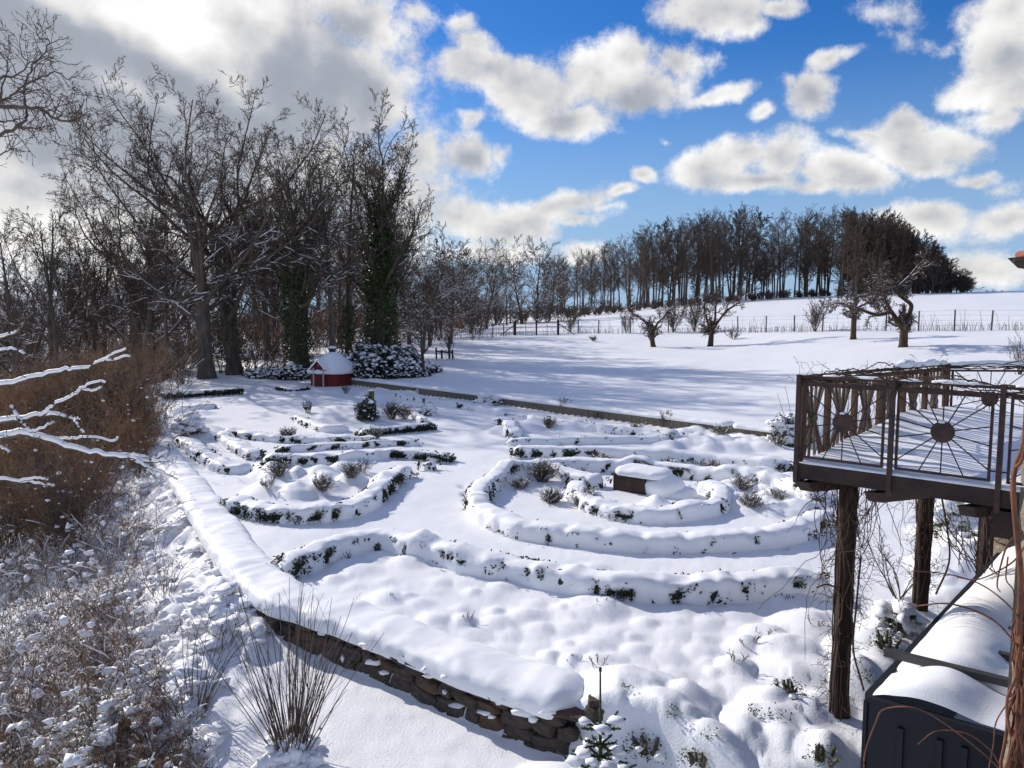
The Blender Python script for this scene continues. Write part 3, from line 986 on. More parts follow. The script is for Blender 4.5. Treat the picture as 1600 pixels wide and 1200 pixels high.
# ------------------------------------------------------------------ near retaining wall
def stone_mesh(seed, m):
    r = np.random.default_rng(seed)
    V0, F0 = ICO2
    V = np.sign(V0) * np.abs(V0) ** .45
    V = V / np.abs(V).max(0) * .5
    q = V * 2.2 + seed * 9
    V = V * (1 + .42 * fbm(q[:, 0], q[:, 1], q[:, 2], o=2, s=seed))[:, None]
    V = V + r.normal(0, .012, V.shape)
    return mesh_data('stone', V, [F0], m, smooth=False)


def garden_wall():
    org = np.array([W_VIS[6][0], W_VIS[6][1], -.4])
    t = thing('retaining_wall', 'dark rubble retaining wall under a thick snow cap on the near left garden edge', 'wall', org)
    line = smooth_poly(np.vstack([W_ALL[4:5], W_VIS]), 6)
    # core
    p, s_ = resample(line, .3)
    d = np.gradient(p, axis=0); d /= np.linalg.norm(d, axis=1, keepdims=True)
    out = np.column_stack([d[:, 1], -d[:, 0]])
    o2 = W_SIGN * 1.0
    probe = p[len(p) // 2] + out[len(p) // 2] * .5
    if sdist(np.array([probe[0]]), np.array([probe[1]]), W_ALL)[0][0] * W_SIGN < 0:
        out = -out
    mb = MB()
    inner = p - out * .25; outer = p + out * .10
    n = len(p)
    V = np.vstack([np.column_stack([inner, np.full(n, -2.2)]), np.column_stack([outer, np.full(n, -2.2)]), np.column_stack([outer, np.full(n, .02)]), np.column_stack([inner, np.full(n, .02)])])
    i = np.arange(n - 1)
    Fs = np.vstack([np.stack([a * n + i, a * n + i + 1, b * n + i + 1, b * n + i], 1) for a, b in ((0, 1), (1, 2), (2, 3), (3, 0))] + [np.array([[0, n, 2 * n, 3 * n], [n - 1, 4 * n - 1, 3 * n - 1, 2 * n - 1]])])
    mb.add(V, Fs)
    mb.build('core', MORTAR, t, org, smooth=False)
    # stones
    kinds = [stone_mesh(100 + q, STONE if q % 3 else STONE_B) for q in range(9)]
    rng = np.random.default_rng(3)
    tot = s_[-1]
    # only the stretches that stick out of the snow
    for row in range(4):
        s = tot * .30
        while s < tot - .05:
            L_ = rng.uniform(.22, .46); 
            hgt = (.15, .17, .18, .2)[row] * rng.uniform(.9, 1.1)
            c = s + L_ / 2
            zc = -.06 - row * .165 - rng.uniform(0, .02)
            x = np.interp(c, s_, outer[:, 0]); y = np.interp(c, s_, outer[:, 1])
            dx = np.interp(c, s_, d[:, 0]); dy = np.interp(c, s_, d[:, 1])
            s += L_ + .012
            if c > tot: break
            dist = math.hypot(x, y)
            if dist > 13.2 and (row > 1 or rng.random() > .35):
                continue
            o = link('stone', kinds[rng.integers(0, 9)], t, (x - org[0], y - org[1], zc - org[2]), (rng.normal(0, .09), rng.normal(0, .10), math.atan2(dy, dx) + rng.normal(0, .06)), (L_ * 1.06, .24 + rng.uniform(0, .08), hgt * 1.08))
    # cap stones (flat slabs right under the snow)
    s = tot * .62
    while s < tot - .1:
        L_ = rng.uniform(.5, .9); c = s + L_ / 2
        x = np.interp(c, s_, outer[:, 0]); y = np.interp(c, s_, outer[:, 1]); dx = np.interp(c, s_, d[:, 0]); dy = np.interp(c, s_, d[:, 1])
        link('capstone', kinds[rng.integers(0, 9)], t, (x - org[0], y - org[1], .0 - org[2]), (0, 0, math.atan2(dy, dx)), (L_ * 1.02, .29, .07))
        s += L_ + .02
    # snow cap
    cap_line = p - out * (.16 - .14 * sst(12.5, 14, np.linalg.norm(p, axis=1)))[:, None]
    cp3 = np.column_stack([cap_line, np.full(n, .0)])
    V, F, pp, ss = sweep(cp3, loaf(.44, .20, .62, -.08), amp=.045, fr=1.9, seed=61, lump=(.02, 3.0), step=.07, k=22, ends=True)
    m2 = MB(); m2.add(V, *F)
    # snow clinging to the face
    M = 170
    cs = tot * (.28 + .72 * rng.random(M)); 
    x = np.interp(cs, s_, outer[:, 0]); y = np.interp(cs, s_, outer[:, 1]); ox = np.interp(cs, s_, out[:, 0]); oy = np.interp(cs, s_, out[:, 1])
    patch = vnoise(cs * 1.3, cs * 0, s=4) > .02
    zz = -.40 * rng.random(M) ** 1.8
    Cn = np.column_stack([x + ox * .13, y + oy * .13, zz])[patch]
    k = patch.sum()
    Vb, Fb = blobs(Cn, np.column_stack([rng.uniform(.03, .16, k), rng.uniform(.03, .06, k), rng.uniform(.02, .06, k)]), rng, .5, ICO2)
    m2.add(Vb, Fb)
    # drift at the wall foot, lapping against it
    M = 260
    cs = tot * (.05 + .45 * rng.random(M))
    x = np.interp(cs, s_, outer[:, 0]); y = np.interp(cs, s_, outer[:, 1]); ox = np.interp(cs, s_, out[:, 0]); oy = np.interp(cs, s_, out[:, 1])
    w_ = rng.uniform(.02, .55, M)
    Cn = np.column_stack([x + ox * (.1 + w_), y + oy * (.1 + w_), -.16 - w_ * .45])
    Vb, Fb = blobs(Cn, np.column_stack([rng.uniform(.12, .32, M), rng.uniform(.12, .3, M), rng.uniform(.12, .26, M)]), rng, .35, ICO2, 1.3)
    m2.add(Vb, Fb)
    m2.build('snow_cap', SNOW_FINE, t, org)


garden_wall()


def block_wall():
    a, b, c = V0, V1, V2
    org = np.array([*(a * .5 + b * .5), 0])
    t = thing('block_wall', 'low wall of upright grey brown blocks holding back the snowy meadow', 'wall', org)
    rng = np.random.default_rng(8)
    kinds = []
    for q in range(6):
        V = box_v(1, 1, 1); V += rng.normal(0, .03, V.shape)
        kinds.append(mesh_data('block', V, [np.array(BOXF)], BLOCK, smooth=False))
    for (p, q, lab) in ((a, b, 1), (b, c, 2)):
        L_ = np.linalg.norm(q - p); d = (q - p) / L_; s = 0
        nrm = np.array([-d[1], d[0]])
        ang = math.atan2(d[1], d[0])
        mb = MB(); m0 = p + nrm * .28; m1 = q + nrm * .28
        mb.add(beam_v((*m0, .12), (*m1, .12), .2, .56), BEAMF)
        mb.build('core', MORTAR, t, org, smooth=False)
        while s < L_ - .05:
            l = rng.uniform(.26, .44)
            if s + l > L_: l = L_ - s
            x, y = p + d * (s + l / 2) + nrm * .1
            hid = (.245 < s / L_ < .262 and lab == 1)
            if not hid:
                link('block', kinds[rng.integers(0, 6)], t, (x - org[0], y - org[1], .135 + rng.normal(0, .008)), (0, 0, ang), (l * .96, .2, .46))
            s += l
        capl = np.array([np.array([*(p + d * k_ + nrm * .26), .40]) for k_ in np.linspace(0, L_, 60)])
        V, F, _, _ = sweep(capl, loaf(.34, .14, .6, -.04), amp=.035, fr=1.4, seed=83 + lab, step=.12, k=14)
        m = MB(); m.add(V, *F)
        m.build('snow_cap', SNOW, t, org)


block_wall()

# ------------------------------------------------------------------ stone slab bench in the round bed
def slab():
    a = G(958, 764, .0); b = G(1008, 772, .0)
    d = (b - a); d[2] = 0; L_ = np.linalg.norm(d); d /= L_; nrm = np.array([-d[1], d[0], 0])
    org = a + d * L_ / 2 + nrm * .35
    t = thing('stone_bench', 'dark brown stone block with a thick snow cushion inside the round bed', 'bench', org)
    mb = MB(); mb.add(beam_v(a + nrm * .38 + [0, 0, .18], b + nrm * .38 + [0, 0, .18], .76, .40), BEAMF)
    mb.build('block', CHEST, t, org, smooth=False)
    rng = np.random.default_rng(1)
    mb = MB()
    mb.add(beam_v(a + nrm * .35 + d * -.03 + [0, 0, .40], b + nrm * .35 + d * .03 + [0, 0, .40], .82, .05), BEAMF)
    mb.build('top_slab', CHEST, t, org, smooth=False)
    cl = np.array([a + nrm * .38 + [0, 0, .42] + d * k for k in np.linspace(-.08, L_ + .5, 14)])
    V, F, _, _ = sweep(cl, loaf(.47, .17, .5, -.02), amp=.02, fr=2, seed=5, step=.08, k=18)
    m = MB(); m.add(V, *F)
    cn = b + nrm * .35 + d * .35
    Vb, Fb = blobs(np.array([[cn[0], cn[1], .12], [cn[0] + .3, cn[1] - .05, .0]]), np.array([[.50, .45, .42], [.5, .5, .22]]), rng, .12, ICO3)
    m.add(Vb, Fb)
    m.build('snow_cover', SNOW_FINE, t, org)


slab()

# ------------------------------------------------------------------ red hut
def hut():
    base = G(513, 604, 0)
    org = np.array([base[0], base[1] + 1.3, 0])
    t = thing('garden_hut', 'small dark red round hut with a snow covered cone roof and a gabled door', 'hut', org)
    n = 8; r = 1.34; wh = .80
    ang0 = R(22.5)
    def ring(rad, z, k=n, a0=ang0):
        return np.array([(rad * math.cos(a0 + 2 * math.pi * i / k), rad * math.sin(a0 + 2 * math.pi * i / k), z) for i in range(k)])
    # walls: eight panels of upright boards
    for i in range(n):
        A, B = ring(r, 0)[i], ring(r, 0)[(i + 1) % n]
        mb = MB()
        nb = 7
        for q in range(nb):
            p0 = A + (B - A) * (q + .04) / nb; p1 = A + (B - A) * (q + .96) / nb
            mid = (p0 + p1) / 2; outn = mid / np.linalg.norm(mid)
            V = beam_v(p0 + [0, 0, wh / 2 - .1], p1 + [0, 0, wh / 2 - .1], .03, wh + .2)
            V += outn * (.006 if q % 2 else 0)
            mb.add(V, BEAMF)
        mb.build('wall_panel', RED, t, None, smooth=False)
    core = ring(r - .03, -.2); core2 = ring(r - .03, wh)
    mb = MB(); mb.add(np.vstack([core, core2]), np.array([[i, (i + 1) % n, n + (i + 1) % n, n + i] for i in range(n)]), np.array([list(range(n, 2 * n))]))
    mb.build('inner_wall', REDDARK, t, None, smooth=False)
    # roof: boarded cone and snow over it
    e0 = ring(r + .16, wh - .02); 
    mb = MB(); mb.add(np.vstack([e0, [[0, 0, 1.86]], e0 - [0, 0, .03]]), np.array([[i, (i + 1) % n, n] for i in range(n)]), np.array([[i, n + 1 + i, n + 1 + (i + 1) % n, (i + 1) % n] for i in range(n)]))
    mb.build('roof', REDDARK, t, None, smooth=False)
    K = 40; rows = []
    prof = [(1.50, .74), (1.57, .80), (1.57, .90), (1.50, .99), (1.36, 1.12), (1.15, 1.32), (.92, 1.55), (.66, 1.76), (.42, 1.91), (.2, 2.0), (.03, 2.03)]
    for (rr, z) in prof:
        a = np.arange(K) * 2 * math.pi / K
        oct_ = 1 / np.maximum(np.cos(((a - ang0 + math.pi / 8 * 0) % (math.pi / 4)) - math.pi / 8), .9) * .955
        rad = rr * oct_
        rows.append(np.column_stack([rad * np.cos(a), rad * np.sin(a), np.full(K, z)]))
    V = np.vstack(rows); q = V * 1.6
    V[:, 2] += fbm(q[:, 0], q[:, 1], q[:, 2], o=2, s=5) * .05
    i = np.arange(len(prof) - 1)[:, None] * K; j = np.arange(K)[None]; j2 = (j + 1) % K
    F = np.stack([i + j, i + j2, i + K + j2, i + K + j], -1).reshape(-1, 4)
    mb = MB(); mb.add(V, F, np.array([[(len(prof) - 1) * K + q_ for q_ in range(K)]]))
    mb.build('roof_snow', SNOW_FINE, t)
    # dormer with door, pointing at the viewer's left
    da = math.atan2(-1, -.42)
    c, s = math.cos(da), math.sin(da)
    ex = np.array([c, s, 0]); ey = np.array([-s, c, 0])
    D0 = 1.34 if True else 0
    w2 = .34
    f = ex * (D0 + .10)
    gh, ph = 1.12, 1.48
    # gable body
    sh = [f - ey * (w2 + .05) + [0, 0, -.1], f + ey * (w2 + .05) + [0, 0, -.1], f + ey * (w2 + .05) + [0, 0, gh], f + [0, 0, ph], f - ey * (w2 + .05) + [0, 0, gh]]
    bk = [p - ex * .75 for p in sh]
    mb = MB(); mb.add(np.array(sh + bk), np.array([[0, 1, 2, 3, 4], [9, 8, 7, 6, 5]]), np.array([[i, 5 + i, 5 + (i + 1) % 5, (i + 1) % 5] for i in range(5)]))
    mb.build('dormer', RED, t, None, smooth=False)
    mb = MB()
    for q in range(5):
        y0 = -w2 + .07 + q * .108
        mb.add(beam_v(f + ey * (y0 + .05) + ex * .02 + [0, 0, 0], f + ey * (y0 + .05) + ex * .02 + [0, 0, 1.08], .1, .03, up=ex), BEAMF)
    dr = mb.build('door', REDDARK, t, None, smooth=False)
    mb = MB(); tube1(mb, [f + ey * .2 + ex * .045 + [0, 0, .52], f + ey * .2 + ex * .07 + [0, 0, .56], f + ey * .2 + ex * .045 + [0, 0, .62]], .012)
    mb.build('handle', METAL, dr)
    for sg in (-1, 1):
        mb = MB(); mb.add(beam_v(f + ey * sg * (w2 + .01) + ex * .03 + [0, 0, -.1], f + ey * sg * (w2 + .01) + ex * .03 + [0, 0, 1.12], .07, .05, up=ex), BEAMF)
        mb.build('door_post', TRIM, t, None, smooth=False)
        # gable boards and snow on the little roof
        a = f + ey * sg * (w2 + .2) + ex * .06 + [0, 0, gh - .12]; b = f + ex * .06 + [0, 0, ph + .05]
        mb = MB(); mb.add(beam_v(a - ex * .35, b - ex * .35, .85, .03, up=np.cross(b - a, ex) * sg), BEAMF)
        mb.build('dormer_roof', RED, t, None, smooth=False)
        up = np.cross(b - a, ex) * sg; up = up / np.linalg.norm(up); up = up if up[2] > 0 else -up
        mb = MB(); mb.add(beam_v(a - ex * .33 + up * .06, b - ex * .33 + up * .06, .86, .09, up=up), BEAMF)
        mb.build('dormer_snow', SNOW_FINE, t, None, smooth=False)
    mb = MB(); tube1(mb, [f + ex * .03 + ey * .0 + [0, 0, 1.24], f + ex * .035 + [0, 0, 1.35]], .03)
    mb.build('gable_ornament', TRIM, t)
    mb = MB(); tube1(mb, [(0, 0, 1.9), (0, 0, 2.22)], .10, 10)
    ch = mb.build('chimney', GRAPHITE, t)
    mb = MB(); V, F = blobs(np.array([[0, 0, 2.30]]), np.array([[.27, .27, .09]]), HRNG, .06, ICO2); mb.add(V, F)
    mb.build('chimney_snow', SNOW_FINE, ch)


hut()

# ------------------------------------------------------------------ bare trees
def tree_mesh(seed, kind, Hh, mats=(BARK, TWIG), snow_z=None):
    """returns dict of mesh datas: trunk, crown, snow"""
    rng = np.random.default_rng(seed)
    r0 = Hh * .022
    if kind == 'oak':
        L0 = [lv(8, .06, .05, kids=13, t0=.36, t1=1.0, ang=66, lr=1.05, rr=.52, sh=.08, tip=.45, flare=.35, angt=.5),
              lv(9, .16, .02, up2=.13, kids=12, t0=.15, t1=1.0, ang=46, lr=.42, rr=.55, tip=.18),
              lv(6, .18, .06, kids=9, t0=.15, ang=44, lr=.46, rr=.6, tip=.3),
              lv(4, .19, .05, kids=6, t0=.15, ang=42, lr=.52, rr=.6, tip=.4, rmin=.011),
              lv(3, .2, .05, kids=4, t0=.2, ang=38, lr=.55, rr=.7, tip=.5, rmin=.009, keep=.9),
              lv(1, .2, .0, tip=.8, rmin=.009)]
        base = dict(L=Hh * .52, r=r0 * 1.15, d=(0, 0, 1))
    elif kind == 'upright':      # many rising limbs, egg-shaped crown
        L0 = [lv(9, .035, .04, kids=15, t0=.28, t1=1.0, ang=48, lr=.78, rr=.5, sh=.28, tip=.35, flare=.3, angt=.35),
              lv(9, .13, .11, kids=11, t0=.2, ang=40, lr=.44, rr=.6, tip=.25),
              lv(6, .13, .07, kids=7, t0=.15, ang=40, lr=.5, rr=.6, tip=.3),
              lv(4, .17, .05, kids=5, t0=.15, ang=40, lr=.55, rr=.6, tip=.4, rmin=.012),
              lv(3, .2, .05, kids=4, t0=.2, ang=38, lr=.55, rr=.7, tip=.5, rmin=.009, keep=.8),
              lv(1, .2, .0, tip=.8, rmin=.009)]
        base = dict(L=Hh * .62, r=r0, d=(0, 0, 1))
    elif kind == 'forest':       # slim forest-grown tree
        L0 = [lv(10, .03, .04, kids=20, t0=.35, t1=1.0, ang=42, lr=.36, rr=.45, sh=.45, tip=.15, flare=.25),
              lv(6, .11, .10, kids=7, t0=.2, ang=40, lr=.46, rr=.6, tip=.3),
              lv(4, .16, .06, kids=6, t0=.15, ang=42, lr=.52, rr=.6, tip=.4, rmin=.013),
              lv(3, .18, .05, kids=4, t0=.2, ang=40, lr=.55, rr=.65, tip=.5, rmin=.012),
              lv(1, .2, .0, tip=.8, rmin=.010)]
        base = dict(L=Hh * .96, r=r0 * .72, d=(0, 0, 1))
    elif kind == 'low':          # shrubby edge tree, twiggy to the ground
        L0 = [lv(7, .06, .05, kids=22, t0=.10, t1=1.0, ang=52, lr=.50, rr=.5, sh=.35, tip=.2, flare=.2),
              lv(6, .13, .08, kids=8, t0=.15, ang=42, lr=.48, rr=.6, tip=.3),
              lv(4, .18, .05, kids=6, t0=.15, ang=42, lr=.52, rr=.6, tip=.4, rmin=.013),
              lv(3, .2, .04, kids=4, t0=.2, ang=40, lr=.55, rr=.65, tip=.5, rmin=.012),
              lv(1, .2, .0, tip=.8, rmin=.010)]
        base = dict(L=Hh * .9, r=r0 * .7, d=(0, 0, 1))
    elif kind == 'wood':         # far wood tree: straight stem, high narrow crown, coarser
        L0 = [lv(8, .035, .03, kids=26, t0=.26, t1=1.0, ang=52, lr=.36, rr=.42, sh=.45, tip=.18),
              lv(5, .12, .12, kids=7, t0=.15, ang=38, lr=.46, rr=.6, tip=.35, rmin=.022),
              lv(3, .18, .06, kids=6, t0=.15, ang=40, lr=.55, rr=.65, tip=.5, rmin=.016),
              lv(2, .2, .04, kids=4, t0=.2, ang=40, lr=.55, rr=.7, tip=.6, rmin=.013, keep=.8),
              lv(1, .2, .0, tip=.8, rmin=.012)]
        base = dict(L=Hh * .96, r=r0 * .50, d=(0, 0, 1))
    elif kind == 'wooddense':    # far wood edge tree, crown to the ground
        L0 = [lv(7, .04, .03, kids=26, t0=.06, t1=1.0, ang=50, lr=.38, rr=.42, sh=.5, tip=.2),
              lv(5, .12, .14, kids=9, t0=.15, ang=38, lr=.46, rr=.6, tip=.35, rmin=.03),
              lv(3, .18, .06, kids=7, t0=.15, ang=40, lr=.55, rr=.65, tip=.5, rmin=.03),
              lv(2, .2, .04, kids=5, t0=.2, ang=40, lr=.55, rr=.7, tip=.6, rmin=.03, keep=.8),
              lv(1, .2, .0, tip=.8, rmin=.024)]
        base = dict(L=Hh * .95, r=r0 * .62, d=(0, 0, 1))
    lev = grow(rng, [[0, 0, -.3]], [base['d']], [base['L']], [base['r']], L0)
    ks = [8, 5, 4, 3, 3, 3]
    # normalise height
    top = max(l[0][..., 2].max() for l in lev)
    sc = Hh / top
    lev = [(p * sc, r) for p, r in lev]
    V, F = tubes(*lev[0], k=9)
    out = {}
    out['trunk'] = mesh_data('trunk', V, [F], mats[0])
    mb = MB()
    mi = []
    for i, (p, r) in enumerate(lev[1:], 1):
        if i >= len(lev) - 1:      # last twigs: single slim triangles
            a = p[:, 0]; b = p[:, -1]; d = b - a
            s = np.cross(d, rng.normal(0, 1, d.shape)); s /= (np.linalg.norm(s, axis=1, keepdims=True) + 1e-9)
            w = r[:, :1] * 1.6
            V = np.stack([a - s * w, a + s * w, b], 1).reshape(-1, 3)
            F = np.arange(len(V)).reshape(-1, 3)
            mb.add(V, F)
        elif i >= 3:
            # fine branchlets as narrow strips
            d = p[:, -1] - p[:, 0]
            s = np.cross(d, rng.normal(0, 1, d.shape)); s /= (np.linalg.norm(s, axis=1, keepdims=True) + 1e-9)
            s = s[:, None] * (r * 1.25)[..., None]
            V = np.stack([p - s, p + s], 2).reshape(-1, 3)
            M_, N_ = r.shape
            m_ = np.arange(M_)[:, None] * N_ * 2; n_ = np.arange(N_ - 1)[None] * 2
            mb.add(V, np.stack([m_ + n_, m_ + n_ + 1, m_ + n_ + 3, m_ + n_ + 2], -1).reshape(-1, 4))
        else:
            V, F = tubes(p, r, ks[min(i, 5)])
            mb.add(V, F)
    me = mesh_data('crown', np.vstack(mb.V), [np.vstack(v) for v in mb.F.values()], [mats[1]], smooth=True)
    out['crown'] = me
    if snow_z is not None:
        mb = MB()
        for i, (p, r) in enumerate(lev[1:4], 1):
            res = snow_on(p, r, rng, zmax=snow_z, lift=.8, fat=[0, .85, 1.0, 1.4][i], prob=[0, .6, .6, .55][i], k=4)
            if res: mb.add(*res)
        if mb.n:
            out['snow'] = mesh_data('branch_snow', np.vstack(mb.V), [np.vstack(v) for v in mb.F.values()], SNOW_FINE)
    out['lev'] = lev
    return out


def put_tree(ms, loc, rot, sc, label, cat='tree', group=None, name='bare_tree', tilt=0.0):
    t = thing(name, label, cat, (loc[0], loc[1], loc[2] - .05), rot, group)
    if isinstance(sc, (int, float)): sc = (sc, sc, sc)
    t.scale = sc
    t.rotation_euler = (tilt * math.cos(rot), tilt * math.sin(rot), rot)
    link('trunk', ms['trunk'], t)
    link('crown', ms['crown'], t)
    if 'snow' in ms:
        o = link('branch_snow', ms['snow'], t)
        o['kind'] = 'stuff'
    return t


def ivy_on(ms, t, rng, zmax, n, spread, size=.12, limbs=3):
    lev = ms['lev']
    pts = []
    p, r = lev[0]
    tt = rng.random(n) ** .8
    zt = tt * zmax
    x = np.interp(zt, p[0, :, 2], p[0, :, 0]); y = np.interp(zt, p[0, :, 2], p[0, :, 1]); rr = np.interp(zt, p[0, :, 2], r[0])
    a = rng.uniform(0, 6.283, n)
    bul = .6 + .8 * (vnoise(a, zt * .7, s=3) + .5)
    rad = rr + spread * rng.random(n) ** .6 * bul * (1.15 - .5 * tt)
    pts.append(np.column_stack([x + rad * np.cos(a), y + rad * np.sin(a), zt]))
    # up the limbs
    p, r = lev[1]
    cand = np.where(p[:, 0, 2] < zmax * 1.15)[0]
    if len(cand):
        m = n // 2
        b = rng.choice(cand, m); q = rng.random(m) ** 1.3 * .65 * (p.shape[1] - 1)
        i0 = q.astype(int); fr = (q - i0)[:, None]
        c = p[b, i0] * (1 - fr) + p[b, i0 + 1] * fr
        pts.append(c + rng.normal(0, spread * .28, c.shape))
    Q = np.vstack(pts)
    V, F = leaves(Q, size, rng)
    o = link('ivy', mesh_data('ivy', V, [F], IVY, smooth=False), t)
    o['kind'] = 'stuff'


def bigtrees():
    R1 = np.random.default_rng(77)
    oakA = tree_mesh(5, 'oak', 19.5, snow_z=10.5)
    oakB = tree_mesh(12, 'oak', 19.5, snow_z=9)
    upA = tree_mesh(21, 'upright', 19.0, snow_z=8)
    upB = tree_mesh(34, 'upright', 18.0, snow_z=9)
    foA = tree_mesh(41, 'forest', 17.0, snow_z=9)
    foB = tree_mesh(52, 'forest', 16.0, snow_z=9)
    loA = tree_mesh(61, 'low', 9.0, snow_z=7)
    loB = tree_mesh(66, 'low', 8.0, snow_z=6)
    def at(u, d, dz=0.0):
        x = (u - 800) / FPX * d
        return (x, d, Hs(x, d) + dz)
    hero = [
        (oakA, 322, 52, 0.4, (1.12, 1.12, 1.07), 'huge bare oak with a thick brown trunk and low snow lined limbs, widest crown', None),
        (oakB, 366, 55, 2.1, (1.1, 1.1, 1.10), 'tall bare oak directly right of the widest oak, darker ivy speckled trunk', (7, 900, .5)),
        (upB, 458, 53, 1.0, .95, 'left stem of the pair of ivy wrapped trees left of the red hut', (7.5, 2600, .5)),
        (upA, 476, 55, 3.0, .90, 'right stem of the pair of ivy wrapped trees left of the red hut', (6.5, 2200, .5)),
        (foA, 518, 54, 4.0, .93, 'slim bare tree with a dark trunk rising right behind the red hut roof', None),
        (upA, 588, 58, 5.1, (1.15, 1.15, 1.02), 'tallest tree right of the hut, trunk swollen with dark green ivy', (9.5, 6000, .85)),
        (upB, 606, 60, .2, .86, 'bare tree half hidden behind the ivy swollen trunk', (6, 2200, .7)),
        (loA, 661, 62, 1.3, 1.20, 'bare tree with white snow forks right of the ivy swollen trunk', None),
        (loB, 705, 70, 2.3, 1.22, 'rounded bare tree at the right end of the left woodland', None),
        (oakB, 232, 60, 4.2, .88, 'bare tree with crooked snowy limbs above the brown thicket top', None),
        (foB, 262, 52, 2.0, .72, 'leaning slim tree between the thicket and the widest oak', None),
        (foA, 80, 58, 1.1, .98, 'slim pale tree above the middle of the brown thicket', None),
        (upB, 150, 66, 3.6, .93, 'bare tree between the slim pale tree and the widest oak', None),
        (upA, 420, 63, 2.2, .86, 'bare tree standing behind the gap left of the ivy wrapped pair', None),
        (foA, 545, 62, .9, 1.04, 'slim tree between the hut chimney and the ivy swollen trunk', (4, 700, .5)),
        (loA, 640, 72, 4.4, 1.42, 'bushy tree filling the gap behind the young planted tree', None),
        (foB, 20, 52, 5.2, .95, 'slim dark tree near the left picture edge above the snowy branches', None),
    ]
    for (ms, u, d, rot, sc, lab, ivy) in hero:
        t = put_tree(ms, at(u, d), rot, sc, lab, name='ivy_tree' if ivy and ivy[1] > 2000 else 'bare_tree')
        if ivy:
            ivy_on(ms, t, R1, *ivy)
    pool = [oakA, oakB, upA, upB, foA, foB, foA, foB]
    # rows behind, including the ones left of the frame that throw their shade across the garden
    k = 0
    for row, (d0, step, u0, u1) in enumerate([(74, 78, -420, 690), (90, 74, -380, 730), (108, 66, -350, 770), (132, 50, -300, 800)]):
        u = u0
        while u < u1:
            uu = u + R1.uniform(-14, 14); d = d0 + R1.uniform(-6, 6)
            ms = pool[R1.integers(0, len(pool))]
            s = R1.uniform(.62, .86) * (1 + .05 * row)
            if uu > 620: s *= .62
            lo = at(uu, d)
            lab = ('bare woodland tree in the rows rising behind the brown thicket' if uu < 270 else 'bare woodland tree in the rows seen between and behind the two big oaks' if uu < 430 else
                   'bare woodland tree in the rows behind the ivy wrapped pair and the hut' if uu < 570 else 'bare woodland tree in the rows right of the ivy swollen trunk')
            put_tree(ms, lo, R1.uniform(0, 6.28), s, lab, group='trees filling the left woodland' + (' behind the thicket' if uu < 270 else ' behind the oaks' if uu < 430 else ' behind the hut' if uu < 570 else ' right of the ivy trunk'))
            u += step * R1.uniform(.8, 1.2)
    for (x, y) in [(-33, 56), (-39, 62), (-45, 58), (-50, 66), (-40, 50), (-57, 60), (-36, 68), (-30, 62), (-62, 70)]:
        ms = pool[R1.integers(0, len(pool))]
        put_tree(ms, (x, y, Hs(x, y)), R1.uniform(0, 6.28), R1.uniform(.8, .95), 'bare woodland tree in the crowded rows behind the first big trunks', group='trees filling the left woodland')
    # shrubby trees along the wood edge toward the far slope
    for i, (u, d, s, lab) in enumerate([(735, 86, 1.15, 'small rounded bare tree above the bush at the left end of the wire fence'), (760, 98, 1.3, 'rounded bare tree a little left of the gate in the far wood edge'),
                                   (792, 112, 1.2, 'low rounded tree of the wood edge right above the left gate post'), (815, 118, 1.5, 'rounded bare tree of the wood edge over the gate'),
                                   (838, 120, 1.7, 'largest rounded tree of the far wood edge, over the gate middle'), (858, 124, 1.35, 'rounded bare tree of the wood edge over the right gate post'),
                                   (690, 80, 1.3, 'rounded bare tree right of the snow forked tree, behind the wooden frame'), (775, 130, 1.6, 'far rounded tree filling the wood edge left of the gate'), (725, 105, 1.5, 'rounded tree standing back in the wood edge left of the fence bush')]):
        put_tree(loA if i % 2 else loB, at(u, d), i * 1.7, s, lab, group='rounded trees along the far wood edge')
    return loA, loB


loA, loB = bigtrees()


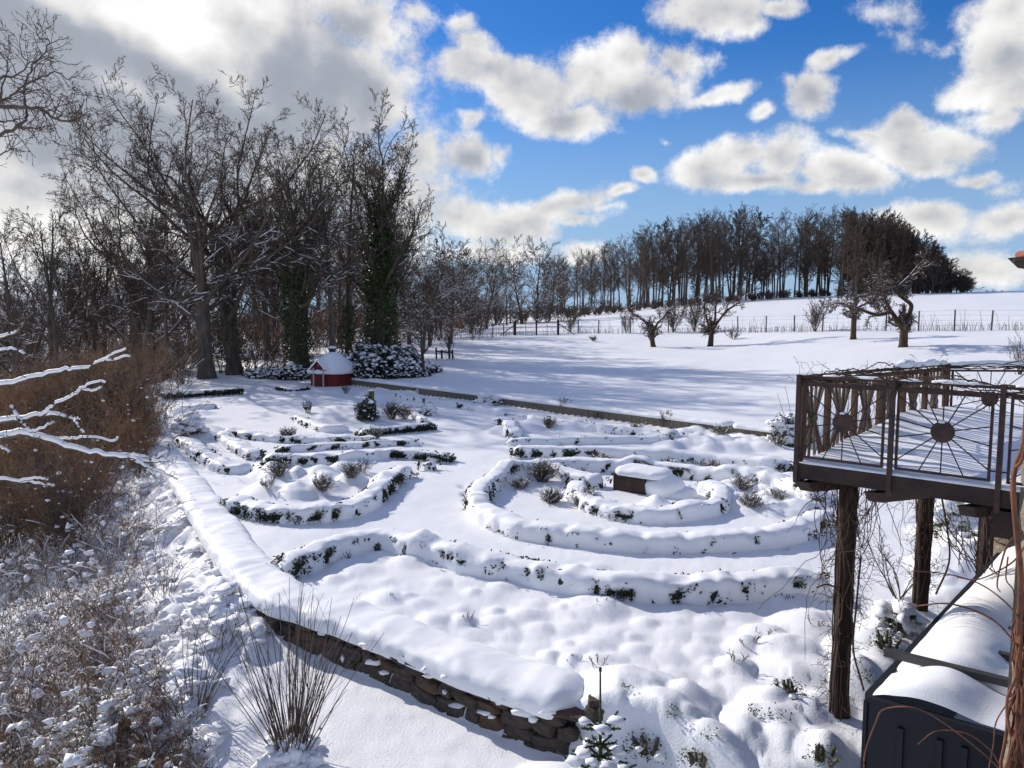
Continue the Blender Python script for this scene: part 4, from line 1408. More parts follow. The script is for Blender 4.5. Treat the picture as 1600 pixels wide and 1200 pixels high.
def crest_wood():
    rg = np.random.default_rng(9)
    wv = [tree_mesh(200 + i, 'wood', 20.0, mats=(TWIG, TWIG)) for i in range(3)]
    wd = [tree_mesh(220 + i, 'wooddense', 16.0, mats=(TWIG, TWIG)) for i in range(2)]
    # outline of the crest wood: (u, top v)
    top = [(860, 400), (900, 392), (940, 380), (975, 362), (1000, 350), (1050, 335), (1090, 326), (1150, 318), (1172, 326), (1186, 378), (1192, 372), (1215, 325), (1260, 318), (1300, 318), (1345, 322), (1380, 335), (1420, 352), (1450, 375), (1480, 405), (1500, 428), (1512, 445)]
    tu = np.array([t[0] for t in top]); tv = np.array([t[1] for t in top])
    n = 0
    for row, (d0, st) in enumerate([(150, 14), (157, 15), (165, 15), (174, 16)]):
        u = 868
        while u < 1506:
            uu = u + rg.normal(0, 6); u += st * rg.uniform(.75, 1.25) * (.62 if uu > 1320 else 1)
            if 1172 < uu < 1188 and row != 1: continue
            d = d0 * (1.12 if uu < 960 else 1.0) * (1 - .10 * (uu > 1300)) + rg.uniform(-3, 3)
            x = (uu - 800) / FPX * d
            z = Hs(x, d)
            vt = np.interp(uu, tu, tv) + rg.uniform(-6, 16) + (14 if row == 0 and uu < 1300 else 0)
            ztop = P(uu, vt, d)[2]
            hh = max(3.0, ztop - z)
            dense = uu > 1325 or (row == 3 and rg.random() < .3)
            ms = wd[rg.integers(0, 2)] if dense else wv[rg.integers(0, 3)]
            s = hh / (16.0 if dense else 20.0)
            w = s * rg.uniform(.9, 1.2) if not dense else max(s, .55) * rg.uniform(.9, 1.1)
            if dense:
                put_tree(ms, (x, d, z), rg.uniform(0, 6.28), (w, w, s), 'dense bare tree branched to the ground at the right end of the crest wood', group='dense trees at the right end of the crest wood')
            else:
                put_tree(ms, (x, d, z), rg.uniform(0, 6.28), (w, w, s), 'slim straight bare tree at the thin left end of the crest wood' if uu < 960 else 'tall straight bare tree in the crest wood, left of the bright gap' if uu < 1182 else 'tall straight bare tree in the crest wood, right of the bright gap',
                         group='slim trees at the left end of the crest wood' if uu < 960 else 'crest wood trees left of the gap' if uu < 1182 else 'crest wood trees right of the gap', tilt=rg.normal(0, .045))
            n += 1
    # tiny far tree line beyond the crest at the right
    u = 1518
    while u < 1640:
        d = 290; x = (u - 800) / FPX * d
        z = Hs(x, d)
        hh = P(u, 452 + rg.uniform(-2, 3), d)[2] - z
        s = hh / 16
        put_tree(wd[rg.integers(0, 2)], (x, d, z), rg.uniform(0, 6), (s * 1.0, s * 1.0, s), 'tiny distant tree peeking over the field crest at the right', group='distant treetops over the crest')
        u += rg.uniform(9, 15)


crest_wood()


# ------------------------------------------------------------------ twiggy stuff helpers
def bush_arrays(rng, nst, Hh, spread, lvls=None, r=.012):
    a = rng.uniform(0, 6.283, nst); tl = rng.uniform(.05, spread, nst)
    D = np.column_stack([np.cos(a) * tl, np.sin(a) * tl, np.ones(nst)])
    P0 = np.column_stack([np.cos(a), np.sin(a), np.zeros(nst)]) * rng.uniform(0, .12, nst)[:, None]
    L_ = Hh * rng.uniform(.6, 1.05, nst)
    lvls = lvls or [lv(5, .10, .02, kids=7, t0=.15, ang=30, lr=.45, rr=.6, tip=.4),
                    lv(3, .15, .05, kids=4, t0=.2, ang=35, lr=.5, rr=.65, tip=.5),
                    lv(2, .15, .04, tip=.6)]
    return grow(rng, P0, D, L_, np.full(nst, r), lvls)


def ribbons(p, r, rng, wmul=1.5):
    """thin flat strips for twigs seen at a few pixels"""
    M, N = r.shape
    d = p[:, -1] - p[:, 0]
    s = np.cross(d, rng.normal(0, 1, d.shape)); s /= (np.linalg.norm(s, axis=1, keepdims=True) + 1e-9)
    s = s[:, None] * (r * wmul)[..., None]
    V = np.stack([p - s, p + s], 2).reshape(-1, 3)
    m = np.arange(M)[:, None] * N * 2; n = np.arange(N - 1)[None] * 2
    F = np.stack([m + n, m + n + 1, m + n + 3, m + n + 2], -1).reshape(-1, 4)
    return V, F


def thicket():
    rng = np.random.default_rng(4)
    kinds = [bush_arrays(rng, 30, 1.0, .62, [lv(4, .14, .03, kids=9, t0=.1, ang=36, lr=.42, rr=.6, tip=.4, rmin=.0022),
                                            lv(3, .18, .06, kids=6, t0=.2, ang=40, lr=.5, rr=.7, tip=.5, rmin=.0018),
                                            lv(1, .15, .04, tip=.6, rmin=.0016)], r=.005) for _ in range(3)]
    mbr = MB(); mbg = MB(); sn = []
    # photo outline of the thicket: left edge to the garden wall
    spots = []
    for (u, d, h) in [(u + rng.uniform(-12, 12), d, h) for d, h, us in [
            (42, 3.6, range(-40, 215, 20)), (37, 3.7, range(-40, 200, 22)), (32, 3.6, range(-60, 195, 22)), (28, 3.2, range(-60, 195, 22)),
            (24, 2.9, range(-60, 180, 26)), (20.5, 2.5, range(-60, 150, 30)), (17.5, 2.0, range(-60, 110, 32))] for u in us]:
        x = (u - 800) / FPX * d
        y = d + rng.uniform(-1.5, 1.5)
        spots.append((x, y, h * rng.uniform(.8, 1.15)))
    for (u, d) in [(235, 27), (232, 30), (225, 33), (222, 36), (222, 24.5), (206, 22.5), (220, 39)]:
        spots.append(((u - 800) / FPX * d, d, rng.uniform(.9, 1.5)))
    for i, (x, y, h) in enumerate(spots):
        b = kinds[i % 3]
        g = Hs(x, y)
        ro = rng.uniform(0, 6.28); c, s = math.cos(ro), math.sin(ro)
        M3 = np.array([[c, -s, 0], [s, c, 0], [0, 0, 1]]) * h
        for li, (p, r) in enumerate(b):
            q = p @ M3.T + [x, y, g]
            V, F = ribbons(q, r * h * (1.0 if li < 2 else 1.1), rng, 1.0)
            (mbr if (i * 7 + int(x)) % 5 else mbg).add(V, F)
        p, r = b[1]
        sel = rng.random(len(p)) < .05
        sn.append((p[sel, 1] @ M3.T + [x, y, g]))
    me = mbr.build('thicket', TWIG_RED, None, None, smooth=False)
    tag(me, 'dense reddish brown twiggy thicket filling the slope left of the garden wall', 'thicket', None, 'stuff')
    me = mbg.build('thicket', TWIG_GREY, None, None, smooth=False)
    tag(me, 'grey brown twigs mixed through the reddish thicket left of the garden', 'thicket', None, 'stuff')
    sn = np.vstack(sn)
    V, F = blobs(sn, rng.uniform(.015, .05, (len(sn), 1)) * np.array([[1.3, 1.1, .8]]), rng, .3, ICO1)
    mb = MB().add(V, F)
    tag(mb.build('thicket_snow', SNOW_FINE), 'small snow clots caught in the twigs of the reddish thicket', 'snow', None, 'stuff')


thicket()


def undergrowth():
    """brushy floor of the woodland and the wood edge in the distance"""
    rng = np.random.default_rng(6)
    kinds = [bush_arrays(rng, 16, 1.0, .6, [lv(4, .14, .03, kids=5, t0=.1, ang=38, lr=.5, rr=.6, tip=.4, rmin=.005),
                                            lv(2, .18, .05, kids=3, t0=.2, ang=38, lr=.5, rr=.7, tip=.5, rmin=.005),
                                            lv(1, .15, .0, tip=.6, rmin=.005)], r=.011) for _ in range(4)]
    mb = MB(); mb2 = MB(); ms = MB()
    spots = []
    for d, h, us in [(50, 2.2, range(230, 300, 14)), (58, 2.4, range(-60, 480, 20)), (66, 2.8, range(-60, 640, 22)), (78, 3.4, range(-60, 720, 22)), (95, 4.6, range(-80, 780, 20)), (115, 5.5, range(-80, 900, 18)), (140, 5.6, range(-80, 960, 18))]:
        for u in us:
            uu = u + rng.uniform(-8, 8); dd = d + rng.uniform(-3, 3)
            hh = h * rng.uniform(.7, 1.2)
            if uu > 640: hh *= .8
            if uu > 800: hh *= .7
            spots.append(((uu - 800) / FPX * dd, dd, hh))
    for u, d in [(u, d) for d in (146, 152) for u in range(880, 1500, 12)]:
        spots.append(((u - 800) / FPX * d + rng.uniform(-1, 1), d + rng.uniform(-1, 1), rng.uniform(.8, 1.8) * (1.5 if u > 1330 else 1)))
    for i, (x, y, h) in enumerate(spots):
        b = kinds[i % 4]; g = Hs(x, y)
        ro = rng.uniform(0, 6.28); c, s = math.cos(ro), math.sin(ro)
        M3 = np.array([[c, -s, 0], [s, c, 0], [0, 0, 1]]) @ np.diag([h * 1.2, h * 1.2, h])
        for li, (p, r) in enumerate(b):
            q = p @ M3.T + [x, y, g]
            V, F = ribbons(q, np.maximum(r * h * .8, y * .00022), rng, 1.0)
            (mb if i % 3 or y > 90 else mb2).add(V, F)
            if li == 0 and y < 90:
                sel = rng.random(len(q)) < .35
                res = snow_on(q[sel], r[sel] * h, rng, steep=.9, fat=1.2, lift=.9, k=3)
                if res: ms.add(*res)
    tag(mb.build('undergrowth', FARWOOD, smooth=False), 'dark leafless brush covering the floor of the woodland', 'undergrowth', None, 'stuff')
    tag(mb2.build('undergrowth', TWIG_RED, smooth=False), 'reddish leafless brush along the woodland edge', 'undergrowth', None, 'stuff')
    tag(ms.build('undergrowth_snow', SNOW_FINE), 'snow lying on the woodland brush', 'snow', None, 'stuff')


undergrowth()

# ------------------------------------------------------------------ trees and things on the meadow
def apple_trees():
    def apple(seed, P0, D, L_, r, lvls=None, snowp=.8, hscale=1.0):
        rng = np.random.default_rng(seed)
        lvls = lvls or [lv(6, .18, .02, kids=7, t0=.45, ang=55, lr=.75, rr=.6, tip=.45),
                        lv(6, .24, .06, kids=7, t0=.2, ang=50, lr=.55, rr=.6, tip=.35),
                        lv(4, .26, .03, kids=7, t0=.15, ang=52, lr=.5, rr=.6, tip=.4),
                        lv(3, .25, .05, kids=5, t0=.2, ang=48, lr=.5, rr=.65, tip=.5, rmin=.007),
                        lv(2, .2, .05, tip=.6, rmin=.006)]
        return grow(rng, P0, D, L_, r, lvls), rng
    def build(label, loc, trunk_lines, seed, lim, snow=1.0, extra=None, tw=1.0, kids=7, reach=1.0, name='apple_tree', up=.06):
        t = thing(name, label, 'tree', (loc[0], loc[1], loc[2] - .05))
        mb = MB()
        rng = np.random.default_rng(seed)
        P0 = []; D = []; L_ = []; Rr = []
        tl = []
        for pts, r0, r1 in trunk_lines:
            p = smooth_poly(pts, 5); r = np.linspace(r0, r1, len(p)); r[0] *= 1.25
            tube1(mb, p, r, 9)
            tl.append((p, r))
            for q in range(kids):
                f = lim + (1 - lim) * (q + rng.random()) / kids
                i = min(int(f * (len(p) - 1)), len(p) - 2)
                d = p[i + 1] - p[i]; d /= np.linalg.norm(d)
                pr = np.cross(d, rng.normal(0, 1, 3)); pr /= np.linalg.norm(pr)
                dd = rot_axis(d[None], pr[None], np.array([R(rng.uniform(35, 70))]))[0]
                dd[2] = dd[2] * .8 + .1
                P0.append(p[i]); D.append(dd); L_.append(rng.uniform(.7, 1.25) * reach); Rr.append(r[i] * .5)
            P0.append(p[-1]); D.append(p[-1] - p[-2]); L_.append(1.1 * reach); Rr.append(r1)
        mb.build('trunk', APPLE, t)
        lvls = [lv(6, .24, up, kids=7, t0=.15, ang=50, lr=.6, rr=.6, tip=.35),
                lv(4, .26, .04, kids=6, t0=.15, ang=50, lr=.55, rr=.6, tip=.4),
                lv(3, .25, .06, kids=5, t0=.2, ang=48, lr=.55, rr=.65, tip=.5, rmin=.007),
                lv(2, .2, .05, kids=3, t0=.2, ang=45, lr=.6, tip=.6, rmin=.006, keep=.7), lv(1, .2, .05, tip=.6, rmin=.006)]
        lev = grow(rng, P0, D, L_, Rr, lvls)
        mb = MB(); sn = MB()
        for i, (p, r) in enumerate(lev):
            mb.add(*(tubes(p, r, [5, 4][i]) if i < 2 else ribbons(p, r, rng, 1.5)))
            if i < 3:
                res = snow_on(p, r, rng, prob=[.7, .45, .2][i] * snow, fat=[.8, .9, 1.2][i], k=4, rmin=0)
                if res: sn.add(*res)
        for p, r in tl:
            res = snow_on(p[None], r[None], rng, prob=.9, fat=.7, lift=.55, k=6, steep=.93)
            if res: sn.add(*res)
        mb.build('crown', TWIG, t, smooth=True)
        if sn.n: sn.build('branch_snow', SNOW_FINE, t, kind='stuff')
    a = T(1021, 542)
    s = a[1] / 60
    build('small gnarled apple tree forked like a Y, leftmost on the snowy meadow', a, [([(0, 0, 0), (-.1, 0, .7), (.0, 0, 1.35)], .21, .15), ([(0, 0, 1.3), (-.5, .1, 1.9), (-1.1, 0, 2.3), (-1.7, .2, 2.7), (-2.0, 0, 3.1)], .12, .05), ([(0, 0, 1.3), (.3, 0, 1.9), (.75, .1, 2.35), (1.1, 0, 2.9)], .11, .05)], 3, .35, reach=1.1, up=.01)
    a = T(1110, 541)
    build('slender apple tree with three rising curved limbs, right of the Y forked one', a, [([(0, 0, 0), (.05, 0, .8), (.05, 0, 1.2)], .22, .16), ([(0, 0, 1.1), (-.25, 0, 1.9), (-.5, .1, 2.8), (-.4, 0, 3.6)], .11, .05), ([(.05, 0, 1.2), (.3, 0, 2.1), (.35, .1, 3.0), (.6, 0, 3.6)], .11, .05), ([(.1, 0, 1.2), (.6, 0, 2.0), (1.2, .1, 2.7), (1.9, 0, 3.2), (2.1, .1, 3.6)], .12, .05)], 8, .4, reach=1.05, up=.01)
    a = T(1411, 542)
    k = a[1] / FPX
    def L2(u, v, dy=0): return ((u - 1411) * k, dy, (542 - v) * k)
    build('big leaning apple tree with a bent trunk right on the meadow, limbs snow lined', a, [([(0, 0, 0), L2(1411, 515), L2(1409, 505)], .24, .19), ([L2(1409, 508), L2(1398, 497), L2(1392, 487, .2), L2(1372, 491, .2), L2(1350, 485, .1), L2(1330, 478, -.2)], .15, .06),
          ([L2(1411, 508), L2(1418, 490), L2(1422, 476, .1), L2(1412, 468), L2(1402, 460), L2(1398, 448, -.1), L2(1415, 432), L2(1428, 415)], .14, .05), ([L2(1392, 487), L2(1375, 470, -.5), L2(1365, 455, -.8)], .07, .04), ([L2(1404, 462), L2(1385, 445, .6), L2(1370, 430, .9)], .07, .03)], 14, .3, reach=1.05, kids=10)
    a = T(1333, 530)
    build('apple tree with a straight bare trunk just left of the big leaning one', a, [([(0, 0, 0), (.0, 0, 1.2), (.02, 0, 2.0)], .19, .15), ([(0, 0, 1.9), (-.6, 0, 2.3), (-1.2, .2, 2.4), (-1.7, 0, 2.2)], .10, .04), ([(0, 0, 2.0), (.15, 0, 2.6), (-.1, .1, 3.1)], .10, .04), ([(0, 0, 2.0), (.8, .1, 2.4), (1.4, 0, 2.6)], .09, .04)], 19, .5, reach=.8, kids=7, up=-.02)
    # the young planted tree by the block wall
    rng = np.random.default_rng(2)
    a = T(661, 588)
    t = thing('young_tree', 'young planted tree with a straight pale trunk and fanned branches above the block wall', 'tree', (a[0], a[1], a[2] - .05))
    hs = a[1] / FPX
    lev = grow(rng, [[0, 0, 0]], [[0, 0, 1]], [92 * hs], [.14], [lv(8, .015, .02, kids=24, t0=.28, ang=62, lr=.48, rr=.4, sh=.55, tip=.2),
               lv(5, .1, .14, kids=6, t0=.3, ang=32, lr=.4, rr=.6, tip=.4, rmin=.01), lv(3, .14, .08, kids=3, t0=.2, ang=35, lr=.5, tip=.5, rmin=.009), lv(1, .1, 0, tip=.6, rmin=.009)])
    MB().add(*tubes(*lev[0], k=8)).build('trunk', BARK_PALE, t)
    mb = MB()
    for p, r in lev[1:]: mb.add(*tubes(p, r, 4))
    mb.build('crown', TWIG_GREY, t)
    # bushes along the fence and elsewhere
    def bush(label, u, v, h, n=14, spread=.6, m=TWIG_GREY, d=None, r=.014, snowy=False, name='bare_bush'):
        a = T(u, v)
        rng = np.random.default_rng(int(u * 7 + v))
        t = thing(name, label, 'bush', a)
        lev = bush_arrays(rng, n, h, spread, r=r)
        mb = MB(); sn = MB()
        for i, (p, rr) in enumerate(lev):
            rr = np.maximum(rr, a[1] * .00014)
            mb.add(*tubes(p, rr, 3))
            if snowy and i < 2:
                res = snow_on(p, rr, rng, fat=1.6, prob=.6, k=3)
                if res: sn.add(*res)
        mb.build('stems', m, t, kind='stuff')
        if sn.n: sn.build('branch_snow', SNOW_FINE, t, kind='stuff')
        return t
    bush('wide bare bush at the left end of the wire fence', 738, 531, 2.8, 12, .9, TWIG)
    bush('thin bare bush between the fence bush and the gate brace', 749, 530, 1.7, 6, .5, TWIG)
    bush('pale dry bush right behind the right gate post', 891, 520, 2.3, 16, .6)
    bush('dark bare bush behind the fence, seen between the fork of the Y shaped apple tree', 978, 520, 2.4, 14, .6, TWIG)
    bush('dense bare bush behind the fence, right of the Y shaped apple tree', 1052, 519, 3.0, 30, .55, TWIG)
    bush('dense bare bush behind the fence left of the three limbed apple tree', 1085, 518, 3.0, 30, .5, TWIG)
    bush('spreading dry bush on the fence line left of the two right apple trees', 1273, 518, 2.4, 26, .75, TWIG_GREY)
    bush('small tuft of twigs just right of the three limbed apple tree', 1145, 530, .8, 14, 1.2, TWIG_GREY, snowy=True)
    bush('low snowy tuft on the meadow below the fence, right of the gate', 927, 533, .5, 16, 1.2, TWIG_GREY, snowy=True)
    bush('twiggy bush with dark seed heads at the right edge above the balcony', 1592, 585, 1.9, 16, .5, TWIG)


apple_trees()


def fence():
    line = [T(u, v) for (u, v) in [(640, 534), (705, 531), (770, 527), (803, 524)]]
    line2 = [T(u, v) for (u, v) in [(873, 523), (904, 521), (935, 521), (985, 521), (1044, 520), (1100, 519), (1153, 519), (1197, 519), (1241, 518), (1285, 518), (1336, 517), (1384, 517), (1435, 517), (1491, 517), (1549, 516), (1606, 516), (1665, 516)]]
    rng = np.random.default_rng(31)
    for li, (ln, lab) in enumerate(((line, 'wire fence with thin grey posts left of the field gate'), (line2, 'long wire fence with thin grey posts running right along the meadow'))):
        org = ln[len(ln) // 2]
        t = thing('wire_fence', lab, 'fence', org)
        tops = []
        pts = []
        for a, b in zip(ln[:-1], ln[1:]):
            pts.append(a)
            if li == 0: pts.append((a + b) / 2)
        pts.append(ln[-1])
        for a in pts:
            h = 1.35 * rng.uniform(.92, 1.08)
            g = np.array([a[0], a[1], Hs(a[0], a[1])])
            mb = MB(); lean = rng.normal(0, .03, 2)
            tp = g + [lean[0], lean[1], h]
            tube1(mb, [g - [0, 0, .2], (g + tp) / 2, tp], .055, 6)
            o = mb.build('post', FENCEW, t, org)
            tops.append((g, tp))
        mb = MB()
        for (g0, t0), (g1, t1) in zip(tops[:-1], tops[1:]):
            for f in (.25, .5, .75, .97):
                a = g0 * (1 - f) + t0 * f; b = g1 * (1 - f) + t1 * f
                mb.add(beam_v(a, b, .010, .010), BEAMF)
        mb.build('wires', WIRE, t, org, kind='stuff')
    # gate
    a, b = T(805, 524), T(872, 523)
    org = (a + b) / 2
    t = thing('field_gate', 'wooden field gate of two leaves between dark posts in the wire fence', 'gate', org)
    d = (b - a) / np.linalg.norm(b - a); Lg = np.linalg.norm(b - a)
    for f, w, nm in ((0, .20, 'gate_post'), (.5, .16, 'middle_post'), (1, .22, 'gate_post')):
        p = a + d * Lg * f; p[2] = Hs(p[0], p[1])
        mb = MB(); mb.add(beam_v(p - [0, 0, .2], p + [0, 0, 1.5], w, w, up=(0, 1, 0)), BEAMF)
        mb.build(nm, POSTW, t, org, smooth=False)
        mb = MB(); V, F = blobs(np.array([p + [0, 0, 1.54]]), np.array([[w * .6, w * .6, .07]]), rng, .1, ICO1); mb.add(V, F); mb.build('post_snow', SNOW_FINE, t, org)
    for s0, s1 in ((.03, .47), (.53, .97)):
        p0 = a + d * Lg * s0; p1 = a + d * Lg * s1
        for z in (.35, .8, 1.22):
            mb = MB(); mb.add(beam_v(p0 + [0, 0, z], p1 + [0, 0, z], .05, .09 if z > 1 else .04), BEAMF); mb.build('rail', FENCEW, t, org, smooth=False)
        m = (p0 + p1) / 2
        mb = MB(); mb.add(beam_v(m + [0, 0, .1], m + [0, 0, 1.2], .05, .05, up=(0, 1, 0)), BEAMF); mb.build('upright', FENCEW, t, org, smooth=False)
    for sg, p in ((-1, a), (1, b)):
        mb = MB(); mb.add(beam_v(p + [0, 0, 1.1], p + d * sg * 1.8 - [0, 0, .1], .08, .08), BEAMF); mb.build('brace', FENCEW, t, org, smooth=False)
    mb = MB(); p = a - d * .1; mb.add(beam_v(p + [0, 0, 1.35], p - d * 3.4 + [0, 0, .95], .07, .07), BEAMF); mb.build('rail', FENCEW, t, org, smooth=False)
    # dry grass and reeds along the fence
    mb = MB()
    M = 1500
    allp = np.array(line + line2)
    rs, s_ = resample(allp, .5)
    P0 = rs[rng.integers(0, len(rs), M)] + np.column_stack([rng.normal(0, .5, M), rng.normal(.4, .45, M), np.zeros(M)])
    P0[:, 2] = H(P0[:, 0], P0[:, 1])
    hh = rng.uniform(.15, .6, M) * np.where(rng.random(M) < .12, 2.6, 1)
    lev = grow(rng, P0, np.column_stack([rng.normal(0, .15, M), rng.normal(0, .15, M), np.ones(M)]), hh, np.full(M, .012), [lv(3, .06, 0, tip=.6, rmin=.010)])
    mb.add(*ribbons(lev[0][0], lev[0][1], rng, 1.1))
    tag(mb.build('dry_grass', DRY, smooth=False), 'dry stalks and grass sticking out of the snow along the wire fence', 'grass', None, 'stuff')
    # wooden tree guard
    a = T(696, 561); org = a
    t = thing('tree_guard', 'small dark wooden frame of stakes on the snow right of the young planted tree', 'frame')
    t.location = tuple(a)
    sc = a[1] / FPX
    pts = [(-14, 0, 18), (-6, 3, 14), (6, 0, 36), (12, -3, 15)]
    for (x, y, h) in pts:
        mb = MB(); tube1(mb, [(x * sc, y * sc * 2, -.1), (x * sc - .03, y * sc * 2, h * sc)], .07, 5); mb.build('stake', POSTW, t)
    for (p, q) in ((0, 1), (1, 2), (2, 3), (0, 2)):
        A = pts[p]; B = pts[q]
        mb = MB(); tube1(mb, [(A[0] * sc, A[1] * sc * 2, 12 * sc), (B[0] * sc, B[1] * sc * 2, 10 * sc)], .05, 5); mb.build('crossbar', POSTW, t)
    lev = bush_arrays(rng, 6, 48 * sc, .15, r=.02)
    mb = MB()
    for p, r in lev: mb.add(*tubes(p + [6 * sc, 0, 0], np.maximum(r, .012), 3))
    mb.build('sapling', TWIG, t, kind='stuff')


fence()


# ------------------------------------------------------------------ evergreen shrubs
def evergreen(label, loc, rad, n, size=.07, m=HOLLY, snow_n=40, snow_r=.16, seed=1, name='evergreen_shrub', cat='shrub', snowmat=None, stems=True):
    rng = np.random.default_rng(seed)
    t = thing(name, label, cat, loc)
    rad = np.array(rad, float)
    a = rng.normal(0, 1, (n, 3)); a /= np.linalg.norm(a, axis=1, keepdims=True); a[:, 2] = np.abs(a[:, 2])
    sc = 1 + .5 * fbm(a[:, 0] * 2.2 + seed, a[:, 1] * 2.2, a[:, 2] * 2.2, o=2, s=seed)
    rr = rng.random(n) ** .35 * sc
    Q = a * rr[:, None] * rad
    V, F = leaves(Q, size, rng, flat=.3)
    o = link('foliage', mesh_data('foliage', V, [F], m, smooth=False), t); o['kind'] = 'stuff'
    if stems:
        lev = bush_arrays(rng, 7, rad[2] * .9, .5, [lv(4, .12, .02, kids=4, t0=.3, ang=40, lr=.5, tip=.5), lv(3, .15, .05, tip=.5)], r=.03)
        mb = MB()
        for p, r in lev: mb.add(*tubes(p, r, 4))
        mb.build('branches', BARK, t)
    if snow_n:
        b = rng.normal(0, 1, (snow_n, 3)); b /= np.linalg.norm(b, axis=1, keepdims=True); b[:, 2] = np.abs(b[:, 2]) * .9 + .05
        scb = 1 + .5 * fbm(b[:, 0] * 2.2 + seed, b[:, 1] * 2.2, b[:, 2] * 2.2, o=2, s=seed)
        Cn = b * (rng.uniform(.8, 1.02, snow_n) * scb)[:, None] * rad
        rs = snow_r * rng.uniform(.25, 1.15, snow_n) ** 1.5 * (.5 + .7 * b[:, 2])
        V, F = blobs(Cn, np.column_stack([rs * rng.uniform(.9, 1.8, snow_n), rs * rng.uniform(.9, 1.8, snow_n), rs * .75]), rng, .8, ICO2 if snow_r > .12 else ICO1)
        o = link('snow_clumps', mesh_data('snow_clumps', V, [F], snowmat or SNOW_FINE), t); o['kind'] = 'stuff'
    return t


for i, (lab, u, v, rx, rz, n, sn) in enumerate([
        ('snow laden dark evergreen shrub right behind the hut chimney', 560, 585, 2.0, 1.6, 2600, 260), ('biggest snow laden evergreen shrub at the foot of the ivy swollen trunk', 600, 589, 2.4, 2.0, 3600, 360),
        ('snow laden evergreen shrub just left of the young planted tree', 638, 588, 1.7, 1.3, 2200, 240), ('low evergreen shrub spilling onto the snow right of the young tree', 668, 582, 1.2, .7, 900, 120),
        ('snow covered shrub left of the red hut below the ivy pair', 455, 592, 2.0, 1.1, 2000, 300), ('lower snow covered shrub between the big oaks and the ivy pair', 418, 590, 1.9, .8, 1500, 280),
        ('upper evergreen shrub behind the biggest snow laden one', 585, 568, 2.4, 1.9, 2600, 260), ('evergreen shrub behind the young tree at the meadow edge', 628, 570, 2.1, 1.5, 2200, 220)]):
    a = T(u, v)
    rx *= .8; rz *= .7
    evergreen(lab, a, (rx, rx * .8, rz * 1.2), int(n * 1.5), .11, HOLLY, int(sn * 2.0), .10, 40 + i)
a = T(1228, 680)
evergreen('dark round evergreen bush with a snow top left of the balcony corner', a, (.55, .5, .75), 1200, .05, HOLLY, 60, .13, 60)
a = T(1228, 694)
evergreen('low snowy evergreen tuft at the foot of the round bush by the balcony', a, (.8, .5, .35), 500, .05, HOLLY, 60, .14, 61)
a = T(573, 655)
evergreen('small dark conifer bush beside the green wooden stake in the pointed bed', a, (.48, .45, 1.0), 1500, .06, FIR, 30, .09, 62, name='small_conifer')
a = T(665, 648)
evergreen('small snowy round shrub in the right corner of the pointed bed', a, (.5, .45, .5), 300, .05, HOLLY, 90, .12, 63)
a = T(765, 632)
evergreen('dark creeping shrub with snow hanging over the block wall', a, (.9, .5, .45), 700, .05, HOLLY, 90, .13, 64)
a = T(297, 676)
evergreen('small dark shrub peeking from the snow near the thicket edge', a, (.6, .5, .6), 500, .05, HOLLY, 70, .15, 65)
a = T(1480, 838)
evergreen('green leafed shrub under the balcony beside the stone pier, heavy with snow', a, (.45, .4, .6), 260, .055, GREENS, 40, .14, 66, stems=True)
a = T(1525, 862)
evergreen('snowy green shrub right of the second balcony post', a, (.5, .4, .5), 260, .055, GREENS, 50, .15, 67)
a = T(1405, 985)
evergreen('small leaved green shrub under snow at the foot of the second balcony post', a, (.35, .3, .40), 300, .028, GREENS, 60, .10, 68)

# stake
def stake():
    a = T(581, 650)
    t = thing('wooden_stake', 'upright greenish wooden stake in the pointed bed', 'stake', a)
    k = a[1] / FPX
    mb = MB(); tube1(mb, [(0, 0, -.1), (.01, 0, 20 * k), (0, 0, 39 * k)], .11, 8)
    mb.build('post', MOSSW, t)
    mb = MB(); V, F = blobs(np.array([[0, 0, 39.5 * k]]), np.array([[.12, .12, .05]]), HRNG, .1, ICO1); mb.add(V, F); mb.build('post_snow', SNOW_FINE, t)


stake()


